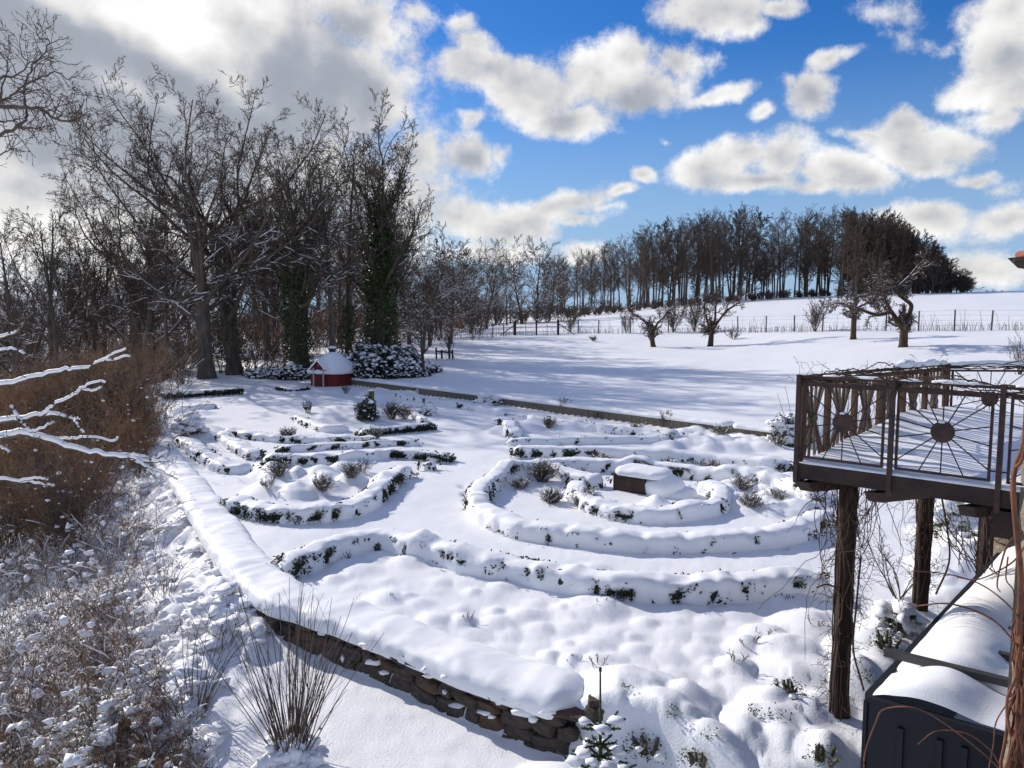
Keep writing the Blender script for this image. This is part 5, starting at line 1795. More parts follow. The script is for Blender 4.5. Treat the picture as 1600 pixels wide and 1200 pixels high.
# ------------------------------------------------------------------ dry plants in the beds
def plants():
    def tuft(label, u, v, h, n, spread, m=DRY, r=.006, snowy=True, name='dry_plant', kids=5, cat='plant', z0=.0, fat=1.7):
        a = T(u, v); rng = np.random.default_rng(int(u * 13 + v))
        h = h * (.62 if name == 'bare_twig' else .68)
        t = thing(name, label, cat, a)
        rm = max(.0035, a[1] * .00018)
        lev = bush_arrays(rng, n, h, spread, [lv(4, .12, .01, kids=kids, t0=.3, ang=30, lr=.4, rr=.7, tip=.5, rmin=rm), lv(2, .15, .03, kids=3, t0=.3, ang=32, lr=.5, tip=.6, rmin=rm), lv(1, .1, 0, rmin=rm)], r=max(r, rm * 1.2))
        mb = MB(); sn = MB()
        for i, (p, rr) in enumerate(lev):
            mb.add(*tubes(p - [0, 0, .04], rr, 3))
            if snowy and i < 2:
                res = snow_on(p, rr, rng, fat=fat, lift=1.2, prob=.5, k=3)
                if res: sn.add(*res)
        mb.build('stems', m, t, kind='stuff')
        if sn.n: sn.build('stem_snow', SNOW_FINE, t, kind='stuff')
    tuft('big dry feathery clump in the left part of the round bed', 848, 752, .85, 130, .9)
    tuft('loose dry stems left of the big feathery clump in the round bed', 812, 762, .5, 60, 1.3)
    tuft('dry feathery clump in front of the big one, against the ring hedge', 862, 785, .55, 90, 1.3)
    tuft('second dry feathery clump leaning on the inner horseshoe hedge', 912, 790, .65, 110, 1.0)
    tuft('low dry stems right of the second feathery clump', 955, 795, .35, 50, 1.6)
    tuft('low dry tuft in front of the inner horseshoe hedge', 1080, 800, .35, 50, 1.6)
    tuft('dark dry clump behind the stone block, left of it', 942, 724, .5, 60, .9, BROWNLEAF)
    tuft('dry tuft behind the stone block at the back of the ring', 1045, 727, .4, 40, 1.1)
    tuft('wide dry clump at the back right of the round bed', 1115, 738, .55, 80, 1.0)
    tuft('spiky dry clump in the right part of the round bed', 1160, 765, .6, 60, 1.4)
    tuft('spiky dry clump right of the stone block near the ring hedge', 1172, 790, .55, 60, 1.4)
    tuft('thin dry stems among the snow mounds at the right of the ring', 1215, 780, .5, 30, 1.2)
    tuft('dry clump between the two lines of hedges left of the path', 450, 688, .7, 60, .9)
    tuft('dry tuft at the right end behind the double hedges', 585, 686, .7, 40, .8)
    tuft('dry tuft in the bed behind the boat shaped hedge, left', 436, 744, .7, 60, .9)
    tuft('dry rosette plant in the middle of the bed behind the boat shaped hedge', 502, 765, .6, 70, 1.0)
    tuft('dry rosette plant left of the middle one behind the boat shaped hedge', 548, 745, .6, 60, 1.0)
    tuft('loose dry stems at the right of the bed behind the boat shaped hedge', 566, 738, .6, 30, 1.0)
    tuft('thin dry stems in the middle of the left bed', 420, 762, .5, 20, 1.0)
    tuft('tall dry stems on the block wall right of its middle', 1040, 664, 1.0, 22, .35, snowy=False)
    tuft('short dry stems on the block wall middle', 935, 652, .5, 16, .8, snowy=False)
    tuft('dry stems on the block wall left of its middle', 880, 641, .9, 16, .5, snowy=False)
    tuft('wide dry tuft at the right end of the block wall', 1125, 679, .6, 40, 1.1)
    tuft('dry clump in the bed under the block wall, left', 857, 668, .7, 50, .8)
    tuft('dry stems in front of the block wall, right', 992, 678, .7, 30, .6)
    tuft('dry clump in the beds near the balcony corner', 1215, 695, .6, 40, .9)
    tuft('grey dry bush right of the conifer in the pointed bed', 612, 655, 1.1, 60, .6)
    tuft('second grey dry bush in the pointed bed', 632, 655, .9, 50, .7)
    tuft('dry plant at the left of the pointed bed', 482, 645, .8, 22, .5, BOX)
    tuft('thin twigs before the red hut', 541, 615, .8, 14, .4)
    # twigs in the front bed, each in its little snow cone
    for (u, v, h, lab) in [(727, 966, .22, 'single twig on a snow cone in the left of the front bed'), (618, 932, .16, 'little twigs in the snow at the far left of the front bed'), (893, 1026, .10, 'short stub on a small snow cone near the wall'),
                           (935, 940, .16, 'pair of twigs on a wide snow cone in the middle of the front bed'), (1130, 932, .34, 'forked bare twig on a snow cone just below the long hedge'), (1150, 1034, .30, 'antler shaped twigs on a snow cone in the right of the front bed'),
                           (1170, 1002, .26, 'antler shaped twigs behind the foremost pair in the right of the front bed'), (1195, 988, .18, 'small twig on the wide mound near the balcony post'), (1233, 934, .22, 'small branching twig left of the balcony post'),
                           (1272, 975, .24, 'small branching twig right beside the balcony post'), (700, 879, .14, 'leftmost of two short stubs close below the hedge'), (712, 879, .16, 'rightmost of two short stubs close below the hedge'),
                           (928, 898, .14, 'short stub in the shade line of the long hedge'), (935, 1035, .3, 'thin twigs on the snow hump behind the fir tip'), (545, 872, .3, 'little plant in the shade of the hedge at the left')]:
        tuft(lab, u, v, h, 5, .8, DRY, r=.007, snowy=False, name='bare_twig', kids=3)


plants()

# ------------------------------------------------------------------ balcony
ZD = 2.93
B0 = G(1245, 722, ZD)
B1 = G(1562, 764, ZD)
bdir = (B1 - B0) / np.linalg.norm(B1 - B0)
B2 = np.array([5.83, 10.35, ZD])
BR = B0 + bdir * 3.1
BBK = np.array([8.4, 10.1, ZD])


def on_front(u, z=ZD):
    """point of the balcony front line seen at photo column u"""
    k = (u - 800) / FPX * 1.0
    best = min(np.linspace(-.2, 3.2, 1400), key=lambda s: abs((B0 + bdir * s)[0] / ((B0 + bdir * s)[1] * 1.0 - 0) * 1.0 - _ux(u, B0 + bdir * s)))
    p = B0 + bdir * best
    return np.array([p[0], p[1], z])


def _ux(u, p):
    # horizontal tangent of column u for a point at deck height
    dy = p[1]; dz = p[2] - CAMZ
    depth = dy * math.cos(PITCH) - dz * math.sin(PITCH)
    return (u - 800) / FPX * depth / dy


def wob(a, b, n, amp, rng):
    a = np.array(a, float); b = np.array(b, float)
    t = np.linspace(0, 1, n)[:, None]
    w = np.cumsum(rng.normal(0, amp, (n, 3)), 0); w -= w[-1:] * t
    return a + (b - a) * t + w


def lumps_on(a, b, rng, n, r, up=.0, mbx=None, flat=.6):
    mbx = mbx or MB()
    t = rng.random(n)[:, None]
    Cn = np.array(a) * (1 - t) + np.array(b) * t + [0, 0, up]
    rs = r * rng.uniform(.5, 1.3, (n, 1))
    V, F = blobs(Cn, np.hstack([rs * 1.8, rs * 1.3, rs * flat]), rng, .25, ICO2)
    mbx.add(V, F)
    return mbx


def balcony():
    rng = np.random.default_rng(12)
    org = B0 * 1.0
    t = thing('balcony', 'dark brown steel balcony with sun wheel railing panels on vine wrapped posts, deck under snow', 'balcony', org)
    up = np.array([0, 0, 1.])
    bk = np.array([-bdir[1], bdir[0], 0]); bk = bk if bk[1] > 0 else -bk
    ldir = (B2 - B0) / np.linalg.norm(B2 - B0)
    # deck slab
    mb = MB()
    q = [B0, BR, BBK, B2]
    mb.add(np.vstack([np.array(q) + up * -.02, np.array(q) + up * -.10]), np.array([[0, 1, 2, 3], [7, 6, 5, 4], [0, 4, 5, 1], [1, 5, 6, 2], [2, 6, 7, 3], [3, 7, 4, 0]]))
    mb.build('deck', BEAM, t, org, smooth=False)
    # fascia beams
    def beam(nm, a, b, w, h, m=BEAM, u=(0, 0, 1), parent=t):
        mb = MB(); mb.add(beam_v(a, b, w, h, up=u), BEAMF)
        return mb.build(nm, m, parent, org, smooth=False)
    beam('fascia', B0 - bdir * .03 + up * -.09, BR + up * -.09, .05, .165)
    beam('fascia', B0 + up * -.12 + ldir * .03, B2 + up * -.12, .05, .18)
    # joist ends poking out below the fascia
    for s in (.08, .80, 1.66):
        a = B0 + bdir * s - bk * .06; b = a + bk * 2.0 + bdir * 1.0
        w = np.array([bdir[0], bdir[1], 0]) * .07
        V = np.array([a - w + up * -.20, a + w + up * -.20, a + w + bk * .16 + up * -.33, a - w + bk * .16 + up * -.33, b - w + up * -.20, b + w + up * -.20, b + w + up * -.33, b - w + up * -.33])
        mb = MB(); mb.add(V, BEAMF); mb.build('joist', BEAM, t, org, smooth=False)
    c = on_front(1552); beam('bearer', c + bk * .25 + up * -.36 - bdir * .02, c + bk * .25 + bdir * 1.0 + up * -.36, .3, .26)
    # railing posts and bars on the front
    cols = [1246, 1391, 1560]
    pf = [on_front(u) for u in cols]
    for p in pf:
        beam('railing_post', p + up * -.22 - bk * .03, p + up * .97 - bk * .03, .045, .045, METAL, u=bk)
    for z in (.95, .885):
        beam('handrail', pf[0] + up * z, BR + up * z, .032, .026, METAL)
    def panel(a, b, zlo=.07, zhi=.86, nsp=14, parent=t, hubr=.105, depth=bk):
        d = (b - a) / np.linalg.norm(b - a)
        fr = MB()
        A = a + up * zlo; B_ = b + up * zlo; A2 = a + up * zhi; B2_ = b + up * zhi
        for x, y in ((A, B_), (A2, B2_)): fr.add(beam_v(x - d * .012, y + d * .012, .024, .024), BEAMF)
        for x, y in ((A, A2), (B_, B2_)): fr.add(beam_v(x + up * .0125, y - up * .0125, .024, .024, up=depth), BEAMF)
        pn = fr.build('sun_panel', METAL, parent, org, smooth=False, kind=None)
        c = (A + B2_) / 2 + up * .02
        hb = MB(); tube1(hb, [c - depth * .018, c + depth * .018], hubr, 20); hb.build('hub', METAL, pn, org, smooth=False)
        wl, hl = np.linalg.norm(b - a) / 2, (zhi - zlo) / 2
        for i in range(nsp):
            an = 2 * math.pi * (i + .0) / nsp + math.pi / 2
            cx, cz = math.cos(an), math.sin(an)
            rr = min(wl / max(abs(cx), 1e-3), (hl + (-.02 if cz > 0 else .02)) / max(abs(cz), 1e-3))
            p0 = c + (d * cx + up * cz) * (hubr - .01); p1 = c + (d * cx + up * cz) * (rr - .005)
            sb = MB(); tube1(sb, [p0, p1], .0065, 5); sb.build('spoke', METAL, pn, org)
        sb = MB(); V, F = blobs(np.array([c - depth * .0 + up * (hubr * .95)]), np.array([[.05, .03, .018]]), rng, .2, ICO1); sb.add(V, F)
        sb.build('hub_snow', SNOW_FINE, pn, org)
        # brackets
        for z in (.16,):
            bm = MB(); bm.add(beam_v(a + up * z, a - d * .06 + up * z, .012, .014), BEAMF); bm.add(beam_v(b + up * z, b + d * .06 + up * z, .012, .014), BEAMF); bm.build('bracket', METAL, pn, org, smooth=False)
    panel(on_front(1256), on_front(1377))
    panel(on_front(1399), on_front(1544))
    e = on_front(1574); panel(e, e + bdir * 1.0)
    # left railing: brown posts and fans of weathered slats
    Lr = np.linalg.norm(B2 - B0)
    for z, h in ((.94, .03), (.88, .05)):
        beam('side_rail', B0 + up * z, B2 + up * z, .04, h, METAL if z > .9 else SLAT_D)
    nb = 6
    sd = np.array([-ldir[1], ldir[0], 0])
    for i in range(nb + 1):
        p = B0 + ldir * (Lr * i / nb + (.06 if i == 0 else 0))
        beam('side_post', p + up * .0, p + up * .88, .07, .05, SLAT_D, u=sd)
    for i in range(nb):
        c0 = B0 + ldir * Lr * (i + .5) / nb + up * .46
        w = Lr / nb * .42
        for k_, dx in enumerate((-1.0, -.6, -.2, .3, .75, 1.05)):
            for zz in (1, -1):
                a = c0 + ldir * dx * .06 + up * zz * .01; b = c0 + ldir * w * dx + up * zz * .42
                m = MB(); m.add(beam_v(a + sd * .004 * k_, b + sd * .004 * k_, .018, .030, up=np.cross(b - a, sd)), BEAMF)
                m.build('slat', SLAT if (k_ + i) % 2 else SLAT_D, t, org, smooth=False)
        m = MB(); tube1(m, [c0 - sd * .025, c0 + sd * .045], .05, 8); m.build('rosette', MOSSW if i == 0 else SLAT, t, org, smooth=False)
    # back railing
    Bk0 = B2; bd = (BBK - B2) / np.linalg.norm(BBK - B2)
    for z in (.93, .86):
        beam('handrail', Bk0 + up * z, BBK + up * z, .032, .026, METAL)
    bkd = np.array([-bd[1], bd[0], 0])
    for s in (.02, 1.15, 2.3):
        beam('railing_post', Bk0 + bd * s, Bk0 + bd * s + up * .95, .045, .045, METAL, u=bkd)
    panel(Bk0 + bd * .08, Bk0 + bd * 1.06, depth=bkd)
    panel(Bk0 + bd * 1.24, Bk0 + bd * 2.2, depth=bkd)
    # snow on the deck
    n1, n2 = 60, 50
    S, T_ = np.meshgrid(np.linspace(0, 1, n1), np.linspace(0, 1, n2))
    Pq = ((1 - S)[..., None] * (1 - T_)[..., None] * (B0 + bdir * .05 + bk * .05) + S[..., None] * (1 - T_)[..., None] * BR + S[..., None] * T_[..., None] * BBK + ((1 - S) * T_)[..., None] * (B2 - ldir * .06))
    hgt = .04 + .26 * sst(0, .8, T_) + .10 * np.exp(-(S / .25) ** 2) * sst(.0, .3, T_)
    hgt = hgt + fbm(Pq[..., 0] * 1.3, Pq[..., 1] * 1.3, o=3, s=70) * .09 * sst(0, .2, T_)
    Pq[..., 2] = ZD + hgt
    V = Pq.reshape(-1, 3)
    i = np.arange(n2 - 1)[:, None] * n1; j = np.arange(n1 - 1)[None]
    F = np.stack([i + j, i + j + 1, i + n1 + j + 1, i + n1 + j], -1).reshape(-1, 4)
    # skirt
    sk = Pq[0].copy(); sk[:, 2] = ZD - .02
    sk2 = Pq[:, 0].copy(); sk2[:, 2] = ZD - .02
    m = MB(); m.add(V, F)
    for top_, bot in ((Pq[0], sk), (Pq[:, 0], sk2)):
        k = len(top_); ii = np.arange(k - 1)
        m.add(np.vstack([top_, bot]), np.stack([ii, ii + 1, ii + 1 + k, ii + k], 1))
    m.build('deck_snow', SNOW_FINE, t, org)
    # snow on the rails
    for s0, s1, rr in ((.55, .85, .022), (1.0, 1.22, .024), (1.30, 1.75, .024), (2.0, 2.5, .024), (.25, .42, .014)):
        cl = [B0 + bdir * s + up * .965 for s in np.linspace(s0, s1, 8)]
        V, F, _, _ = sweep(np.array(cl), loaf(.03, .035, .7, -.005), amp=.008, fr=9, seed=int(s0 * 90), step=.03, k=10); MB().add(V, *F).build('rail_snow', SNOW_FINE, t, org)
    m = MB()
    cl = [B2 + (B0 - B2) * s + up * .96 for s in np.linspace(0, .42, 14)]
    V, F, _, _ = sweep(np.array(cl), loaf(.06, .07, .7, -.01), amp=.03, fr=5, seed=5, step=.04, k=12); m.add(V, *F)
    m.build('rail_snow', SNOW_FINE, t, org)
    m = MB()
    cl = [B2 + bd * s + up * .94 for s in np.linspace(0, 2.3, 24)]
    V, F, _, _ = sweep(np.array(cl), loaf(.05, .06, .7, -.01), amp=.035, fr=4, seed=6, step=.04, k=12); m.add(V, *F)
    m.build('rail_snow', SNOW_FINE, t, org)
    m = MB()
    cl = [pf[0] + bdir * (s) + up * .002 - bk * .0 for s in np.linspace(.06, 2.6, 30)]
    V, F, _, _ = sweep(np.array(cl), loaf(.03, .025, .7, -.004), amp=.01, fr=6, seed=8, step=.05, k=8, ends=False); m.add(V, *F)
    m.build('sill_snow', SNOW_FINE, t, org)
    # supporting posts
    posts = []
    for (u, vtop, ub, vb, w, dd) in ((1326, 760, 1311, 1150, .155, 8.35), (1447, 770, 1443, 966, .165, 11.0)):
        top_ = P(u, vtop, dd); x, y = top_[0], top_[1]
        g = Hs(x, y)
        beam('support_post', (x, y, g - .3), (x, y, ZD - .2), w, w * .8, POSTW, u=(0, 1, 0))
        # deep cracks: thin proud strips
        for q in range(5):
            xx = x + (q - 2) * w * .19
            beam('post_board', (xx, y - w * .42, g - .3), (xx + rng.normal(0, .006), y - w * .42, ZD - .21), w * .15, .02 + .008 * (q % 2), POSTW, u=(0, 1, 0))
        posts.append((x, y, g))
    x, y = 6.52, 10.4; beam('support_post', (x, y, Hs(x, y) - .3), (x, y, ZD - .3), .14, .14, POSTW, u=(0, 1, 0))
    return posts


BPOSTS = balcony()


def climbing_vines():
    rng = np.random.default_rng(22)
    for i, (x, y, g) in enumerate(BPOSTS):
        lab = ('leafless vine tangled up the near left balcony post', 'leafless vine climbing the second balcony post')[i]
        t = thing('climbing_vine', lab, 'vine', (x, y, g))
        mb = MB()
        for k in range(7):
            a = rng.uniform(0, 6.28); r_ = .095
            n = 24; z = np.linspace(-.05, ZD - g - .15, n)
            ang = a + np.cumsum(rng.normal(0, .16, n))
            rad = r_ + np.abs(np.cumsum(rng.normal(0, .006, n)))
            p = np.column_stack([np.cos(ang) * rad, np.sin(ang) * rad * .9, z])
            tube1(mb, p, np.linspace(.016, .006, n) * rng.uniform(.6, 1.2), 5)
        for k in range(30 if i == 0 else 18):      # hanging and looping strands
            n = 16
            top_ = np.array([rng.uniform(-.42, .42) if i == 0 else rng.uniform(-.3, .3), rng.uniform(-.15, .1), ZD - g - .22])
            L_ = rng.uniform(.6, 2.2)
            p = np.zeros((n, 3)); p[0] = top_
            d = np.array([0, 0, -1.])
            for q in range(1, n):
                d = d + rng.normal(0, .28, 3); d[2] -= .25; d[0] -= p[q - 1][0] * .15; d /= np.linalg.norm(d)
                p[q] = p[q - 1] + d * L_ / n
            p[:, 2] = np.maximum(p[:, 2], .02)
            tube1(mb, p, np.linspace(.0055, .0025, n), 4)
        mb.build('stems', VINE, t, kind='stuff')
        # fine tendrils
        M = 260 if i == 0 else 180
        z = rng.uniform(.1, ZD - g - .2, M); a = rng.uniform(0, 6.28, M)
        P0 = np.column_stack([np.cos(a) * .13, np.sin(a) * .12, z])
        D = np.column_stack([np.cos(a), np.sin(a) * .5, rng.normal(0, .5, M)])
        lev = grow(rng, P0, D, rng.uniform(.06, .26, M), np.full(M, .0035), [lv(5, .38, -.08, kids=2, t0=.3, ang=60, lr=.5, tip=.5, rmin=.002), lv(3, .4, 0, rmin=.002)])
        mb = MB()
        for p, r in lev: mb.add(*tubes(p, r, 3))
        mb.build('tendrils', VINE, t, kind='stuff')
        # thick crooked side stem
        mb = MB()
        if i == 0:
            k_ = y / FPX
            pts = [(-1322 + 1326, 905), (-8, 935), (-12, 930), (-36, 928), (-48, 930)]
            p = [np.array([(u_) * k_, -.12, (1150 - v_) * k_ + .0]) for u_, v_ in [(-10, 950), (-20, 934), (-36, 927), (-52, 932)]]
            tube1(mb, smooth_poly(p, 4), .010, 5)
            p = [np.array([(u_) * k_, -.16, (1150 - v_) * k_]) for u_, v_ in [(14, 880), (10, 960), (8, 1030), (22, 1080), (28, 1100)]]
            tube1(mb, smooth_poly(p, 4), .011, 5)
        else:
            p = [np.array([.12, -.1, 1.9]), np.array([.28, -.1, 1.2]), np.array([.36, -.05, .7]), np.array([.22, 0, .2])]
            tube1(mb, smooth_poly(p, 4), .014, 5)
        mb.build('side_stem', VINE, t)
    # vine over the handrails
    t = thing('climbing_vine', 'thin leafless vine woven along the balcony handrails', 'vine', B0)
    mb = MB()
    up = np.array([0, 0, 1])
    for k in range(7):
        tube1(mb, wob([0, 0, .93], (BR - B0) * .86 + up * .93, 60, .010, rng), .006, 4)
        tube1(mb, wob([0, 0, .92], (B2 - B0) + up * .92, 60, .012, rng), .0065, 4)
        tube1(mb, wob(B2 - B0 + up * .9, BBK - B0 + up * .9, 40, .012, rng), .006, 4)
    M = 240
    s = rng.random(M)
    P0 = np.where(rng.random((M, 1)) < .5, (BR - B0)[None] * s[:, None] * .85, (B2 - B0)[None] * s[:, None]) + up * rng.uniform(.86, .96, (M, 1))
    lev = grow(rng, P0, rng.normal(0, 1, (M, 3)) * [1, 1, .8], rng.uniform(.05, .28, M), np.full(M, .003), [lv(5, .35, -.02, kids=1, ang=50, lr=.6, rmin=.002), lv(3, .3, 0, rmin=.002)])
    for p, r in lev: mb.add(*tubes(p, r, 3))
    M = 60
    P0 = (B2 - B0)[None] * rng.random((M, 1)) + up * .05
    lev = grow(rng, P0, np.tile([[0, 0, 1.]], (M, 1)), rng.uniform(.4, .9, M), np.full(M, .004), [lv(6, .15, 0, rmin=.0025)])
    mb.add(*tubes(lev[0][0], lev[0][1], 3))
    M = 26
    P0 = bdir[None] * rng.uniform(.1, 2.0, (M, 1)) + up * -.2
    lev = grow(rng, P0, np.tile([[0, 0, -1.]], (M, 1)) + rng.normal(0, .3, (M, 3)), rng.uniform(.1, .5, M), np.full(M, .003), [lv(6, .3, -.1, rmin=.002)])
    mb.add(*tubes(lev[0][0], lev[0][1], 3))
    mb.build('stems', VINE, t, kind='stuff')
    # lantern
    c = P(1499, 786, 9.0)
    t = thing('hanging_lantern', 'small grey cylinder lantern hanging under the balcony', 'lantern', c)
    k = 9.0 / FPX
    mb = MB(); tube1(mb, [(0, 0, 9 * k), (.0, 0, 22 * k)], .006, 4); mb.build('hook', METAL, t)
    mb = MB(); tube1(mb, [(0, 0, -5 * k), (0, 0, 6 * k)], 5 * k, 12); mb.build('glass', LAMPG, t)
    mb = MB(); tube1(mb, [(0, 0, 6 * k), (0, 0, 9 * k)], 5.6 * k, 12); tube1(mb, [(0, 0, -6.5 * k), (0, 0, -5 * k)], 5.4 * k, 12); mb.build('frame', LAMPM, t, smooth=False)


climbing_vines()


# ------------------------------------------------------------------ graphite box with snow, lower right
def graphite_box():
    rng = np.random.default_rng(14)
    zt = 1.40
    A = G(1355, 1090, zt); B_ = G(1562, 866, zt); Cc = G(1600, 1160, zt)
    e = (Cc - A); e[2] = 0; e /= np.linalg.norm(e)
    l = (B_ - A); LL = np.linalg.norm(l[:2]); l /= LL
    W = 2.2
    up = np.array([0, 0, 1.])
    g = Hs(A[0], A[1]) - .4
    org = np.array([A[0], A[1], 0.0])
    t = thing('storage_box', 'large graphite panelled box with grey cross bars, filled with a thick cushion of snow', 'box', org)
    def beam(nm, a, b, w, h, m=GRAPHITE, u=(0, 0, 1)):
        mb = MB(); mb.add(beam_v(a, b, w, h, up=u), BEAMF); return mb.build(nm, m, t, org, smooth=False)
    hh = zt - g
    beam('front_panel', A + e * .02 + up * (-hh / 2 - .02), A + e * W + up * (-hh / 2 - .02), .03, hh)
    beam('side_panel', A + up * (-hh / 2 - .02) + l * .02, B_ + up * (-hh / 2 - .02), .03, hh)
    beam('rim', A - e * .01 + up * .0, A + e * W + up * .0, .07, .04)
    beam('rim', A + l * .04 + up * .0, B_ + up * .0, .06, .04)
    beam('rim', B_ + l * .03, B_ + e * W + l * .03, .06, .04)
    for s in (.27, .55, .72, 1.05, 1.4):
        beam('rib', A + e * s - l * .03 + up * -.16, A + e * s - l * .03 - up * (hh - .05), .045, .03, u=l)
    beam('corner_strip', A - e * .005 - l * .012 + up * -.02, A - e * .005 - l * .012 - up * (hh - .02), .03, .03, u=l)
    for tt in np.arange(.5, LL, .62):
        beam('rib', A + l * tt - e * .03 + up * -.16, A + l * tt - e * .03 - up * (hh - .05), .045, .03, u=e)
    bars = [(.62, -.06, .17), (1.35, .45, .10), (2.05, .5, .10), (2.85, .5, .10), (3.6, .3, .08)]
    for (tt, s0, zz) in bars:
        beam('cross_bar', A + l * tt + e * s0 + up * zz, A + l * tt + e * W + up * zz, .075, .06, GRAPHITE_BAR)
    mb = MB(); c = A + l * .60 + e * 1.02; tube1(mb, [c + up * .0 - l * .02, c + up * .08], .045, 10); mb.build('bar_foot', GRAPHITE_BAR, t, org)
    # snow
    n1, n2 = 70, 150
    S, T_ = np.meshgrid(np.linspace(0, 1, n1), np.linspace(0, 1, n2))
    s = S * (W - .04) + .03; tt = T_ * (LL - .02) + .03
    ridge = np.exp(-((s - .42 - .06 * np.sin(tt * 2.1)) / .36) ** 2)
    h = .02 + .19 * ridge * (1 + .25 * fbm(s * 1.5, tt * 1.5, o=2, s=3))
    right = sst(.75, 1.1, s)
    h += right * (.05 + .10 * np.maximum(0, fbm(s * 2.2, tt * 2.6, o=3, s=8)) * 2)
    for (bt, s0, zz) in bars:
        dd = np.abs(tt - bt)
        if s0 < 0:
            h = np.where(tt < bt, h * .95, h)
            h -= .06 * np.exp(-(dd / .06) ** 2) * (h > .05)
        else:
            h -= .13 * np.exp(-(dd / .13) ** 2) * sst(s0 + .15, s0 + .55, s)
    h = h * sst(-.02, .16, s) ** .5 * sst(-.02, .14, tt) ** .5 + fbm(s * 5, tt * 5, o=2, s=4) * .012
    h = np.maximum(h, -.05)
    V = A + e * s[..., None] + l * tt[..., None] + up * h[..., None]
    i = np.arange(n2 - 1)[:, None] * n1; j = np.arange(n1 - 1)[None]
    F = np.stack([i + j, i + j + 1, i + n1 + j + 1, i + n1 + j], -1).reshape(-1, 4)
    mb = MB(); mb.add(V, F)
    # crumbs of broken snow
    M = 40
    c = A + e * rng.uniform(.85, 1.6, (M, 1)) + l * rng.uniform(.8, 3.2, (M, 1)) + up * rng.uniform(.03, .10, (M, 1))
    Vb, Fb = blobs(c, rng.uniform(.02, .10, (M, 1)) * np.array([[1, 1, .7]]), rng, .6, ICO2)
    mb.add(Vb, Fb)
    mb.build('snow_cover', SNOW_FINE, t, org)


graphite_box()


# ------------------------------------------------------------------ house corner, roof corner, orange vine
def house():
    rng = np.random.default_rng(15)
    X0, Y0 = 3.21, 4.45
    t = thing('house', 'corner of the rough beige stone house wall at the right picture edge', 'house', (X0, Y0, 0))
    mb = MB(); mb.add(box_v(2.0, .4, 4.5, (1.10, .3, 1.2)), BOXF); mb.build('wall_core', MORTAR, t, smooth=False)
    kinds = []
    for q in range(7):
        V0, F0 = ICO3
        V = np.sign(V0) * np.abs(V0) ** .38; V = V / np.abs(V).max(0) * .5
        p = V * 3 + q * 7
        V = V * (1 + .16 * fbm(p[:, 0], p[:, 1], p[:, 2], o=3, s=q))[:, None]
        kinds.append(mesh_data('stone', V, [F0], HOUSE_STONE))
    z = -.9; r = 0
    while z < 3.5:
        h = rng.uniform(.22, .34); x = 0 - rng.uniform(0, .03)
        first = True
        while x < 1.3:
            w = rng.uniform(.28, .52)
            off = .02 * math.sin(z * 3)
            link('stone', kinds[rng.integers(0, 7)], t, (x + w / 2 + off, .1, z + h / 2), (rng.normal(0, .03), rng.normal(0, .03), rng.normal(0, .04)), (w * 1.02, .34, h * 1.03))
            if first:
                link('stone', kinds[rng.integers(0, 7)], t, (.22 + off, .34, z + h / 2), (0, 0, rng.normal(0, .04)), (.32, .22, h * 1.03))
                first = False
            x += w
        z += h
    # roof corner with gutter hook
    c = P(1618, 408, 6.0)
    t2 = thing('roof_corner', 'corner of a red tiled roof with dark eaves board at the right picture edge', 'roof', c)
    k = 6.0 / FPX 
    mb = MB(); mb.add(np.array([[-12 * k, 0, 8 * k], [0, 0, 7 * k], [60 * k, -.1, 12 * k], [60 * k, -.1, -18 * k], [6 * k, 0, -8 * k]]) , np.array([[0, 4, 3, 2, 1]]))
    Vq = mb.V[0]; mb.add(Vq + [0, .25, 0], np.array([[1, 2, 3, 4, 0]])); mb.add(np.vstack([Vq, Vq + [0, .25, 0]]), np.array([[i, (i + 1) % 5, 5 + (i + 1) % 5, 5 + i] for i in range(5)]))
    mb.build('eaves_board', BEAM, t2, smooth=False)
    for q in range(3):
        mb = MB(); x = (4 + q * 20) * k
        tube1(mb, [(x - 6 * k, -.10, 12 * k + q * 2 * k), (x + 9 * k, .15, 13 * k + q * 2 * k), (x + 22 * k, .4, 15 * k + q * 2 * k)], [6 * k, 6 * k, 6 * k], 10)
        mb.build('roof_tile', TILE, t2)
    mb = MB(); tube1(mb, [(-36 * k, -.02, 0), (-10 * k, -.02, -4 * k), (30 * k, -.02, -14 * k)], [.012, .008, .008], 6); mb.build('gutter_hook', METAL, t2)
    # stone pier behind the second post
    a = P(1580, 880, 10.6); a[2] = Hs(a[0], a[1])
    t3 = thing('stone_pier', 'brown sandstone pier under the balcony behind the near house corner', 'pier', a)
    zz = -.2; q = 0
    while zz < 2.6 - a[2]:
        h = .30
        link('stone', kinds[q % 7], t3, (.02 * (q % 2), 0, zz + h / 2), (0, 0, .1 * (q % 3)), (.5, .5, h * 1.02)); zz += h; q += 1


house()


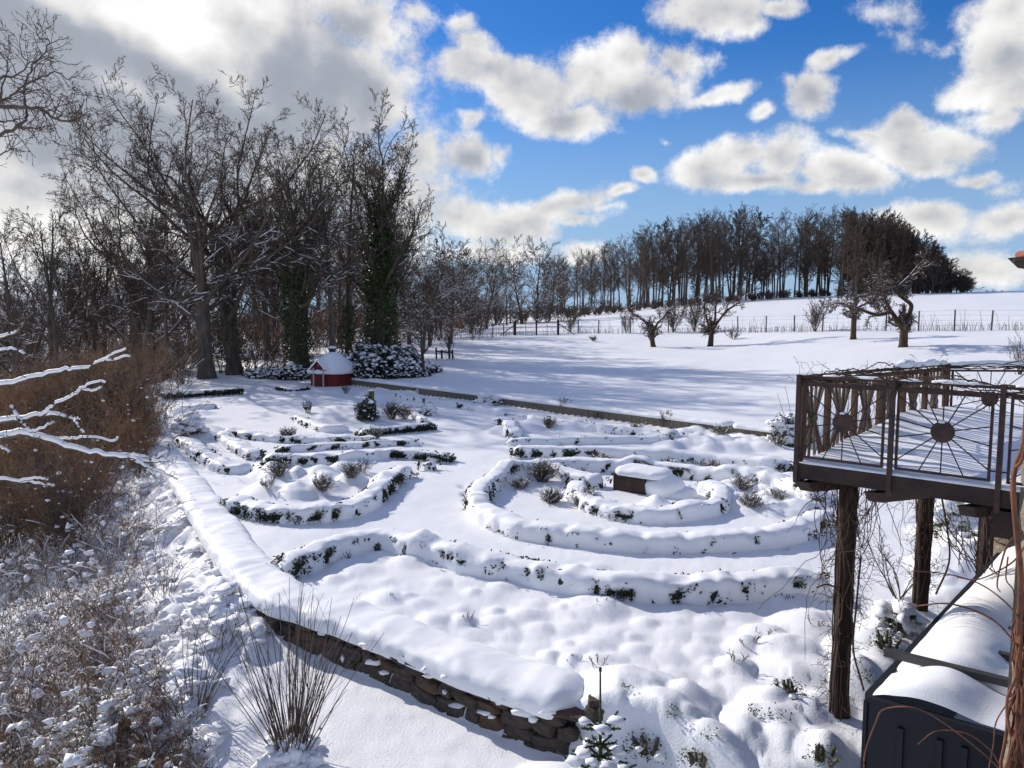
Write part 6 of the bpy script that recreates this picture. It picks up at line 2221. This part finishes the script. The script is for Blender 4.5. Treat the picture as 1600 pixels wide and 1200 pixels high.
def orange_vine():
    rng = np.random.default_rng(19)
    o0 = P(1590, 1000, 4.1)
    t = thing('orange_vine', 'thick bundle of orange brown leafless vine stems climbing the right edge', 'vine', (o0[0], o0[1], 0))
    org = np.array([o0[0], o0[1], 0])
    def line(px, r, d=4.0, nm='stem'):
        pts = smooth_poly([P(u, v, d + (dd if dd else 0)) for u, v, dd in px], 6)
        mb = MB(); tube1(mb, pts, np.linspace(r[0], r[1], len(pts)), 6)
        mb.build(nm, VINE_O, t, org)
    line([(1606, 600, 0), (1600, 690, 0), (1588, 725, 0), (1583, 760, -.1), (1588, 830, -.1), (1595, 900, -.1), (1592, 1000, 0)], (.013, .015))
    line([(1612, 640, 0), (1598, 715, -.1), (1584, 745, 0), (1590, 860, -.1), (1600, 960, 0)], (.009, .010))
    line([(1592, 1012, 0), (1560, 975, -.1), (1525, 955, -.2), (1480, 943, -.2), (1440, 946, -.1), (1417, 948, 0)], (.006, .003))
    line([(1600, 975, 0), (1570, 940, -.1), (1530, 912, 0), (1480, 897, 0), (1425, 892, 0)], (.005, .0025))
    line([(1604, 850, 0), (1580, 880, 0), (1530, 905, 0), (1495, 902, .1)], (.005, .003))
    line([(1598, 830, 0), (1575, 850, 0), (1562, 890, 0), (1558, 915, 0), (1563, 925, 0)], (.006, .003))
    line([(1350, 1215, 0), (1352, 1175, 0), (1368, 1130, 0), (1382, 1108, 0), (1430, 1106, -.1), (1475, 1130, -.1), (1530, 1172, 0), (1560, 1200, 0)], (.005, .003))
    line([(1434, 1163, 0), (1464, 1142, 0), (1510, 1146, 0), (1545, 1170, 0), (1562, 1195, 0)], (.003, .004))
    line([(1575, 870, 0), (1572, 905, 0), (1584, 925, 0), (1583, 970, 0)], (.004, .003))
    line([(1608, 1060, 0), (1560, 1120, 0), (1552, 1165, 0), (1545, 1200, 0)], (.004, .003))
    mb = MB()
    for k in range(42):
        u0 = rng.normal(1598, 7); u1 = rng.normal(1592, 18)
        px = [(u0, 960 + rng.uniform(-60, 40), 0), (u0 - 2, 1040, rng.uniform(-.1, .1)), (rng.normal(1593, 9), 1120, rng.uniform(-.12, .1)), (u1, 1240, rng.uniform(-.1, .1))]
        pts = smooth_poly([P(u, v, 4.05 + dd) for u, v, dd in px], 5)
        pts = pts + rng.normal(0, .004, pts.shape)
        tube1(mb, pts, rng.uniform(.003, .010), 5)
    mb.build('stem_bundle', VINE_O, t, org, kind='stuff')


orange_vine()


# ------------------------------------------------------------------ tree with snowy branches reaching in from the left
def near_tree():
    rng = np.random.default_rng(23)
    D0 = 7.6
    base = P(-190, 900, D0); base[2] = Hs(base[0], base[1])
    t = thing('snowy_branch_tree', 'nearby tree whose snow lined branches reach in from the left edge', 'tree', base)
    top_ = P(-150, -160, D0)
    mb = MB(); tr = smooth_poly([base + [0, 0, -.3], P(-185, 700, D0), P(-165, 400, D0), P(-170, 150, D0), top_], 6)
    tube1(mb, tr, np.linspace(.20, .07, len(tr)), 10); mb.build('trunk', BARK, t, base)
    low = [([(-165, 655), (-60, 622), (0, 604), (50, 592), (93, 581), (133, 576), (160, 564), (197, 546)], .020, .004), ([(158, 566), (182, 562), (203, 557)], .006, .003),
           ([(70, 648), (83, 634), (117, 618), (127, 608), (153, 596), (164, 599)], .010, .003), ([(128, 610), (145, 612), (158, 607)], .005, .003),
           ([(-165, 700), (-60, 668), (0, 659), (33, 656), (70, 649), (95, 650), (117, 657), (125, 654)], .020, .005),
           ([(-168, 745), (-60, 700), (0, 686), (40, 680), (83, 691), (133, 707), (183, 713), (213, 718), (240, 722), (263, 719)], .026, .005),
           ([(63, 685), (100, 688), (133, 684), (177, 689), (185, 684)], .009, .003), ([(-165, 770), (-60, 752), (0, 750), (33, 753), (67, 757), (85, 760)], .013, .003), ([(33, 753), (60, 748), (75, 750)], .006, .003),
           ([(-165, 560), (-50, 540), (0, 527), (22, 522), (30, 517)], .014, .004), ([(-165, 575), (-50, 552), (0, 548), (23, 547), (40, 553)], .012, .003),
           ([(17, 633), (27, 653), (38, 666), (52, 676), (78, 664), (82, 662)], .009, .004), ([(117, 657), (123, 668), (130, 678)], .006, .003),
           ([(213, 718), (232, 735), (245, 748), (250, 754)], .006, .003), ([(200, 716), (225, 728), (255, 740), (277, 751)], .006, .003), ([(183, 713), (215, 712), (240, 716), (262, 705), (262, 692)], .006, .0025),
           ([(0, 700), (10, 704), (14, 706)], .006, .003)]
    up_ = [([(-168, 230), (-60, 185), (0, 167), (40, 168), (67, 173), (87, 187), (113, 189), (128, 181), (143, 172)], .026, .003),
           ([(-165, 290), (-60, 240), (0, 211), (27, 198), (43, 180), (37, 147), (47, 110), (70, 82), (77, 62), (63, 62), (58, 45)], .022, .002),
           ([(-60, 200), (0, 160), (20, 147), (50, 127), (87, 113), (107, 124), (117, 118)], .017, .002), ([(-60, 170), (0, 123), (20, 120), (43, 100), (33, 82), (33, 66)], .014, .002),
           ([(27, 198), (50, 200), (67, 200), (80, 196)], .010, .002), ([(43, 100), (65, 92), (80, 80), (82, 72)], .007, .002), ([(87, 187), (95, 178), (84, 165), (83, 150)], .009, .002),
           ([(37, 147), (62, 140), (70, 155), (73, 158)], .007, .002), ([(-30, 180), (0, 190), (20, 188), (40, 182)], .012, .004), ([(0, 160), (12, 100), (10, 88)], .009, .002),
           ([(-150, 60), (-60, 40), (-20, 60), (8, 95), (15, 112)], .014, .002), ([(-160, 330), (-60, 280), (0, 243), (20, 232), (30, 238)], .012, .003)]
    lim = MB(); sn = MB(); P0 = []; Dd = []; Rr = []; low_flag = []
    dv = 0
    for gi, grp in enumerate((low, up_)):
        for px, r0, r1 in grp:
            off = rng.uniform(-.35, .35)
            pts = smooth_poly([P(u, v, D0 + off * sst(-150, 60, u)) for u, v in px], 5)
            pts += np.array([rng.normal(0, .006, 3) for _ in pts])
            r = np.linspace(r0, r1, len(pts))
            tube1(lim, pts, r, 6)
            if gi == 0:
                rs = snow_on(pts[None], r[None] * 1.15 + .004, rng, prob=.93, fat=1.25, lift=1.0, k=7, steep=.9)
                if rs: sn.add(*rs)
            nk = int(len(pts) * (.4 if gi == 0 else .7))
            for q in range(nk):
                i = rng.integers(1, len(pts) - 1)
                d = pts[i + 1] - pts[i - 1]; d /= np.linalg.norm(d)
                pr = np.cross(d, rng.normal(0, 1, 3)); pr /= np.linalg.norm(pr)
                P0.append(pts[i]); Dd.append(rot_axis(d[None], pr[None], np.array([R(rng.uniform(30, 75))]))[0]); Rr.append(min(.006, r[i] * .6)); low_flag.append(gi == 0)
    lim.build('limbs', BARK, t, base, kind='stuff')
    P0 = np.array(P0); Dd = np.array(Dd); Rr = np.array(Rr)
    lev = grow(rng, P0, Dd, rng.uniform(.1, .36, len(P0)) * np.where(low_flag, .7, 1), Rr, [lv(5, .22, .05, kids=3, t0=.3, ang=45, lr=.55, tip=.5, rmin=.0025), lv(4, .22, .05, kids=2, t0=.3, ang=40, lr=.5, rmin=.002), lv(2, .15, .05, rmin=.002)])
    mb = MB()
    for p, r in lev: mb.add(*tubes(p, r, 3))
    mb.build('twigs', TWIG, t, base, kind='stuff')
    sn.build('branch_snow', SNOW_FINE, t, base, kind='stuff')


near_tree()


# ------------------------------------------------------------------ shrubs and brambles in the foreground
_gx = {}
def T_fast(u, v):
    key = (int(u // 18), int(v // 18))
    if key not in _gx:
        _gx[key] = T(key[0] * 18 + 9, key[1] * 18 + 9)[2]
    z = _gx[key]
    p = G(u, v, z)
    return np.array([p[0], p[1], z - .03])


def foreground():
    rng = np.random.default_rng(29)
    a = T(455, 1188)
    t = thing('tall_stemmed_shrub', 'leafless shrub with a fan of long thin upright stems out of a snow clump', 'shrub', a)
    n = 74
    az = rng.uniform(0, 6.28, n); tl = rng.uniform(.05, .52, n)
    D = np.column_stack([np.cos(az) * tl, np.sin(az) * tl, np.ones(n)])
    P0 = np.column_stack([np.cos(az), np.sin(az), np.zeros(n)]) * rng.uniform(0, .16, n)[:, None]
    lev = grow(rng, P0, D, rng.uniform(.9, 2.15, n), np.full(n, .0075), [lv(9, .035, -.012, kids=2, t0=.3, ang=22, lr=.38, rr=.6, tip=.35, rmin=.0025), lv(4, .06, .02, rmin=.002)])
    for i in range(len(lev[0][0])):
        mb = MB(); mb.add(*tubes(lev[0][0][i:i + 1], lev[0][1][i:i + 1], 4)); mb.build('stem', TWIG, t)
    MB().add(*tubes(lev[1][0], lev[1][1], 3)).build('side_shoots', TWIG, t, kind='stuff')
    c = np.column_stack([rng.normal(0, .17, 110), rng.normal(0, .14, 110), rng.uniform(-.02, .30, 110) * rng.random(110)])
    V, F = blobs(c, rng.uniform(.03, .10, (110, 1)) * rng.uniform(.7, 1.5, (110, 3)) * [[1, 1, .8]], rng, .7, ICO2)
    MB().add(V, F).build('snow_clump', SNOW_FINE, t)
    q = lev[0][0][rng.integers(0, n, 46), rng.integers(1, 6, 46)] + rng.normal(0, .02, (46, 3))
    V, F = leaves(q, .022, rng); MB().add(V, F).build('dry_leaves', BROWNLEAF, t, smooth=False, kind='stuff')
    # arching canes
    for (u, v, nn, L_, lab) in [(300, 1120, 26, 1.5, 'thin arching canes rising from the brambles left of the tall stemmed shrub'), (255, 930, 20, 1.1, 'dark arching canes above the trampled snow slope'), (345, 1010, 9, .8, 'few leafy canes in the open snow left of the tall stems')]:
        a = T(u, v); t = thing('arching_canes', lab, 'shrub', a)
        az = rng.uniform(0, 6.28, nn); tl = rng.uniform(.1, .6, nn)
        lev = grow(rng, np.column_stack([np.cos(az), np.sin(az), az * 0]) * .15, np.column_stack([np.cos(az) * tl, np.sin(az) * tl, np.ones(nn)]), rng.uniform(.5, 1.1, nn) * L_, np.full(nn, .006),
                   [lv(10, .05, .0, up2=-.28, kids=3, t0=.3, ang=35, lr=.3, tip=.4, rmin=.0025), lv(4, .12, 0, rmin=.002)])
        mb = MB()
        for p, r in lev: mb.add(*tubes(p, r, 3))
        mb.build('canes', TWIG, t, kind='stuff')
        if nn < 10:
            q = lev[0][0][rng.integers(0, nn, 26), rng.integers(4, 10, 26)] + rng.normal(0, .02, (26, 3))
            V, F = leaves(q, .025, rng); MB().add(V, F).build('leaves', GREENS, t, smooth=False, kind='stuff')
    # brambles filling the lower left
    def inside(u, v):
        ur = np.interp(v, [720, 780, 850, 930, 1010, 1100, 1210], [205, 215, 225, 222, 225, 235, 320])
        return u < ur + rng.normal(0, 16)
    pts = []
    while len(pts) < 2500:
        u, v = rng.uniform(-70, 370), rng.uniform(690, 1290)
        if inside(u, v): pts.append(T_fast(u, v))
    pts = np.array(pts)
    M = len(pts)
    az = rng.uniform(0, 6.28, M); tl = rng.uniform(.1, .9, M)
    sc = np.linalg.norm(pts[:, :2], axis=1) / 11
    lev = grow(rng, pts, np.column_stack([np.cos(az) * tl, np.sin(az) * tl, np.ones(M)]), rng.uniform(.25, .95, M) * np.clip(sc, .8, 1.6), np.full(M, .0050),
               [lv(7, .13, .0, up2=-.22, kids=6, t0=.15, ang=45, lr=.42, tip=.4, rmin=.0022), lv(4, .2, 0, kids=2, t0=.2, ang=45, lr=.5, rmin=.0018), lv(2, .2, 0, rmin=.0016)])
    mbs = [MB(), MB()]
    for li, (p, r) in enumerate(lev):
        h = len(p) // 2
        if li == 0:
            mbs[0].add(*ribbons(p[:h], r[:h], rng, 1.3)); mbs[1].add(*ribbons(p[h:], r[h:], rng, 1.3))
        else:
            mbs[0].add(*ribbons(p[:h], r[:h], rng, 1.2)); mbs[1].add(*ribbons(p[h:], r[h:], rng, 1.2))
    tag(mbs[0].build('brambles', TWIG_RED, smooth=False), 'reddish tangle of brambles covering the lower left slope', 'brambles', None, 'stuff')
    tag(mbs[1].build('brambles', TWIG, smooth=False), 'dark tangle of brambles and briars on the lower left slope', 'brambles', None, 'stuff')
    # snow loads
    L0, L1 = lev[0][0], lev[1][0]
    q = np.vstack([L0[rng.integers(0, M, 1500), rng.integers(2, 8, 1500)], L1[rng.integers(0, len(L1), 500), 3]])
    patch = fbm(q[:, 0] / .6, q[:, 1] / .6, q[:, 2] / .6, o=2, s=12) > .08
    q = q[patch]
    q = np.repeat(q, 3, 0) + rng.normal(0, 1, (len(q) * 3, 3)) * [.035, .035, .02]
    rs = .012 + .05 * rng.random((len(q), 1)) ** 2
    V, F = blobs(q - [0, 0, .01], rs * rng.uniform(.7, 1.6, (len(q), 3)) * np.array([[1.1, 1.1, .75]]), rng, .9, ICO1)
    res = snow_on(L0, lev[0][1], rng, prob=.28, fat=2.0, lift=1.2, k=3, steep=.8)
    mb = MB().add(V, F)
    if res: mb.add(*res)
    tag(mb.build('bramble_snow', SNOW_FINE), 'clumps of snow lying in the brambles', 'snow', None, 'stuff')
    K = 24000
    q = L0[rng.integers(0, M, K), rng.integers(1, 7, K)] + rng.normal(0, .035, (K, 3))
    kill = fbm(q[:, 0] / .5, q[:, 1] / .5, q[:, 2] / .5, o=2, s=15)
    V, F = leaves(q[kill > -.02], .022, rng); tag(MB().add(V, F).build('bramble_leaves', BROWNLEAF, smooth=False), 'dry brown leaves hanging in the brambles', 'leaves', None, 'stuff')
    V, F = leaves(q[(kill < -.16)], .024, rng); tag(MB().add(V, F).build('bramble_leaves', GREENS, smooth=False), 'dark green bramble leaves', 'leaves', None, 'stuff')
    # snowy hummocks on weeds between brambles and wall
    q = []
    while len(q) < 300:
        u, v = rng.uniform(150, 420), rng.uniform(700, 1190)
        if u > np.interp(v, [700, 800, 920, 1200], [255, 330, 400, 420]) - 8: continue
        if v > 1000 and u > 330: continue
        q.append(T_fast(u, v))
    q = np.array(q)
    q = np.repeat(q, 2, 0) + rng.normal(0, 1, (len(q) * 2, 3)) * [.09, .09, .015]
    rs = rng.uniform(.03, .13, (len(q), 1))
    V, F = blobs(q + [0, 0, .0], rs * rng.uniform(.8, 1.6, (len(q), 3)) * np.array([[1.2, 1.1, .5]]), rng, .8, ICO2)
    tag(MB().add(V, F).build('snow_hummocks', SNOW_FINE), 'small lumps of snow over weeds on the slope beside the wall', 'snow', None, 'stuff')
    # fir tip
    Df = 6.6
    k = Df / FPX
    top_ = P(938, 1046, Df); gz = Hs(top_[0], top_[1])
    t = thing('young_fir', 'tip of a young fir with bare leader and star of stubby branches', 'fir tree', (top_[0], top_[1], gz))
    org = np.array([top_[0], top_[1], gz])
    def W_(u, v): return P(u, v, Df)
    mb = MB(); tube1(mb, [org + [0, 0, -.2], W_(938, 1190), W_(938, 1100), W_(938, 1046)], [.03, .018, .010, .008], 7); tube1(mb, [W_(938, 1049), W_(938, 1043)], .014, 7); mb.build('trunk', FIR, t, org)
    sn = MB()
    for (vv, nb, L_, dz) in [(1139, 8, .25, .35), (1164, 7, .16, .1), (1183, 9, .30, .15), (1215, 10, .42, .05), (1260, 10, .5, 0), (1310, 10, .6, 0)]:
        c = W_(938, vv)
        for b in range(nb):
            an = 6.283 * (b + rng.uniform(-.15, .15)) / nb
            d = np.array([math.cos(an), math.sin(an), dz + rng.normal(0, .12)]); d /= np.linalg.norm(d)
            e = c + d * L_ * rng.uniform(.75, 1.15)
            bm = MB(); tube1(bm, [c, (c + e) / 2 + rng.normal(0, .006, 3), e], [.011, .009, .008], 5)
            m = 70; f = rng.random(m)[:, None]; pp = c * (1 - f) + e * f + rng.normal(0, .007, (m, 3))
            V, F = leaves(pp, .014, rng); bm.add(V, F)
            bm.build('branch', FIR, t, org, smooth=False)
            if vv > 1175 and rng.random() < .8 or (vv == 1139 and rng.random() < .15):
                V, F = blobs(((c * .4 + e * .6) + [0, 0, .02])[None], np.array([[.06, .06, .03]]) * rng.uniform(.7, 1.4), rng, .4, ICO2); sn.add(V, F)
    V, F = blobs(W_(938, 1137)[None], np.array([[.03, .03, .015]]), rng, .3, ICO2); sn.add(V, F)
    sn.build('branch_snow', SNOW_FINE, t, org, kind='stuff')
    # leafy evergreen ground shrubs pushing out of the snow bank
    for i, (u, v, rx, rz, n, lab) in enumerate([(1010, 1172, .34, .26, 520, 'dark green leaves under the snow hump right of the fir tip'), (1090, 1188, .25, .16, 170, 'small green leaves at the bottom right of the fir tip'),
                                           (1052, 1120, .10, .16, 40, 'upright green sprig on the snow hump behind the fir tip'), (1235, 1085, .22, .22, 170, 'leafy green sprigs on the snow bank left of the near balcony post'),
                                           (1180, 1118, .14, .14, 60, 'single spiky green sprig on the snow bank'), (1215, 1120, .16, .16, 50, 'thin sprigs below the leafy ones on the snow bank'),
                                           (1285, 1185, .22, .16, 150, 'green leaves at the foot of the near balcony post'), (1112, 1150, .12, .12, 30, 'tiny sprigs on the lower snow bank'),
                                           (978, 1080, .10, .14, 26, 'tiny dark sprig on the snow hump at the wall end'), (1385, 1010, .25, .22, 200, 'leafy green tuft in the snow between the two balcony posts'),
                                           (1352, 1060, .12, .14, 50, 'small green tuft beside the near balcony post')]):
        a = T(u, v)
        evergreen(lab, a - [0, 0, .02], (rx, rx * .7, rz), n, .018, GREENS if i not in (0,) else BOX, 4 if i in (0, 3, 9) else 0, .06, 80 + i, name='green_sprig' if n < 100 else 'evergreen_shrub', stems=n > 100)
    # bare little tree between the posts
    a = T(1405, 935)
    t = thing('bare_bush', 'spindly bare bush standing between the two balcony posts', 'bush', a)
    lev = bush_arrays(rng, 9, 1.15, .8, [lv(6, .16, .02, kids=5, t0=.3, ang=40, lr=.5, tip=.4, rmin=.004), lv(4, .2, .03, kids=4, t0=.2, ang=40, lr=.5, rmin=.003), lv(2, .2, 0, rmin=.003)], r=.011)
    mb = MB()
    for p, r in lev: mb.add(*tubes(p, r, 4))
    mb.build('branches', TWIG_GREY, t, kind='stuff')
    a = T(1560, 840)
    t = thing('dark_canes', 'dark crossing canes under the balcony in front of the stone pier', 'canes', a)
    mb = MB()
    for k_ in range(16):
        p0 = P(rng.uniform(1500, 1560), rng.uniform(880, 900), 8.8); p1 = P(rng.uniform(1450, 1560), rng.uniform(790, 840), 9.2)
        tube1(mb, wob(p0, p1, 8, .02, rng) , .006, 4)
    mb.build('canes', VINE, t, a, kind='stuff')
    # two loose stones at the wall end
    for i, (u, v, s_) in enumerate([(930, 1106, .17), (933, 1122, .20)]):
        a = T(u, v)
        o = link('loose_stone', stone_mesh(300 + i, STONE), None, (a[0], a[1] + .05, a[2] + .04), (0, 0, i * .4), (s_, s_, s_ * .7))
        tag(o, ('upper of two dark stones in the snow at the wall end', 'lower of two dark stones in the snow at the wall end')[i], 'stone')


foreground()
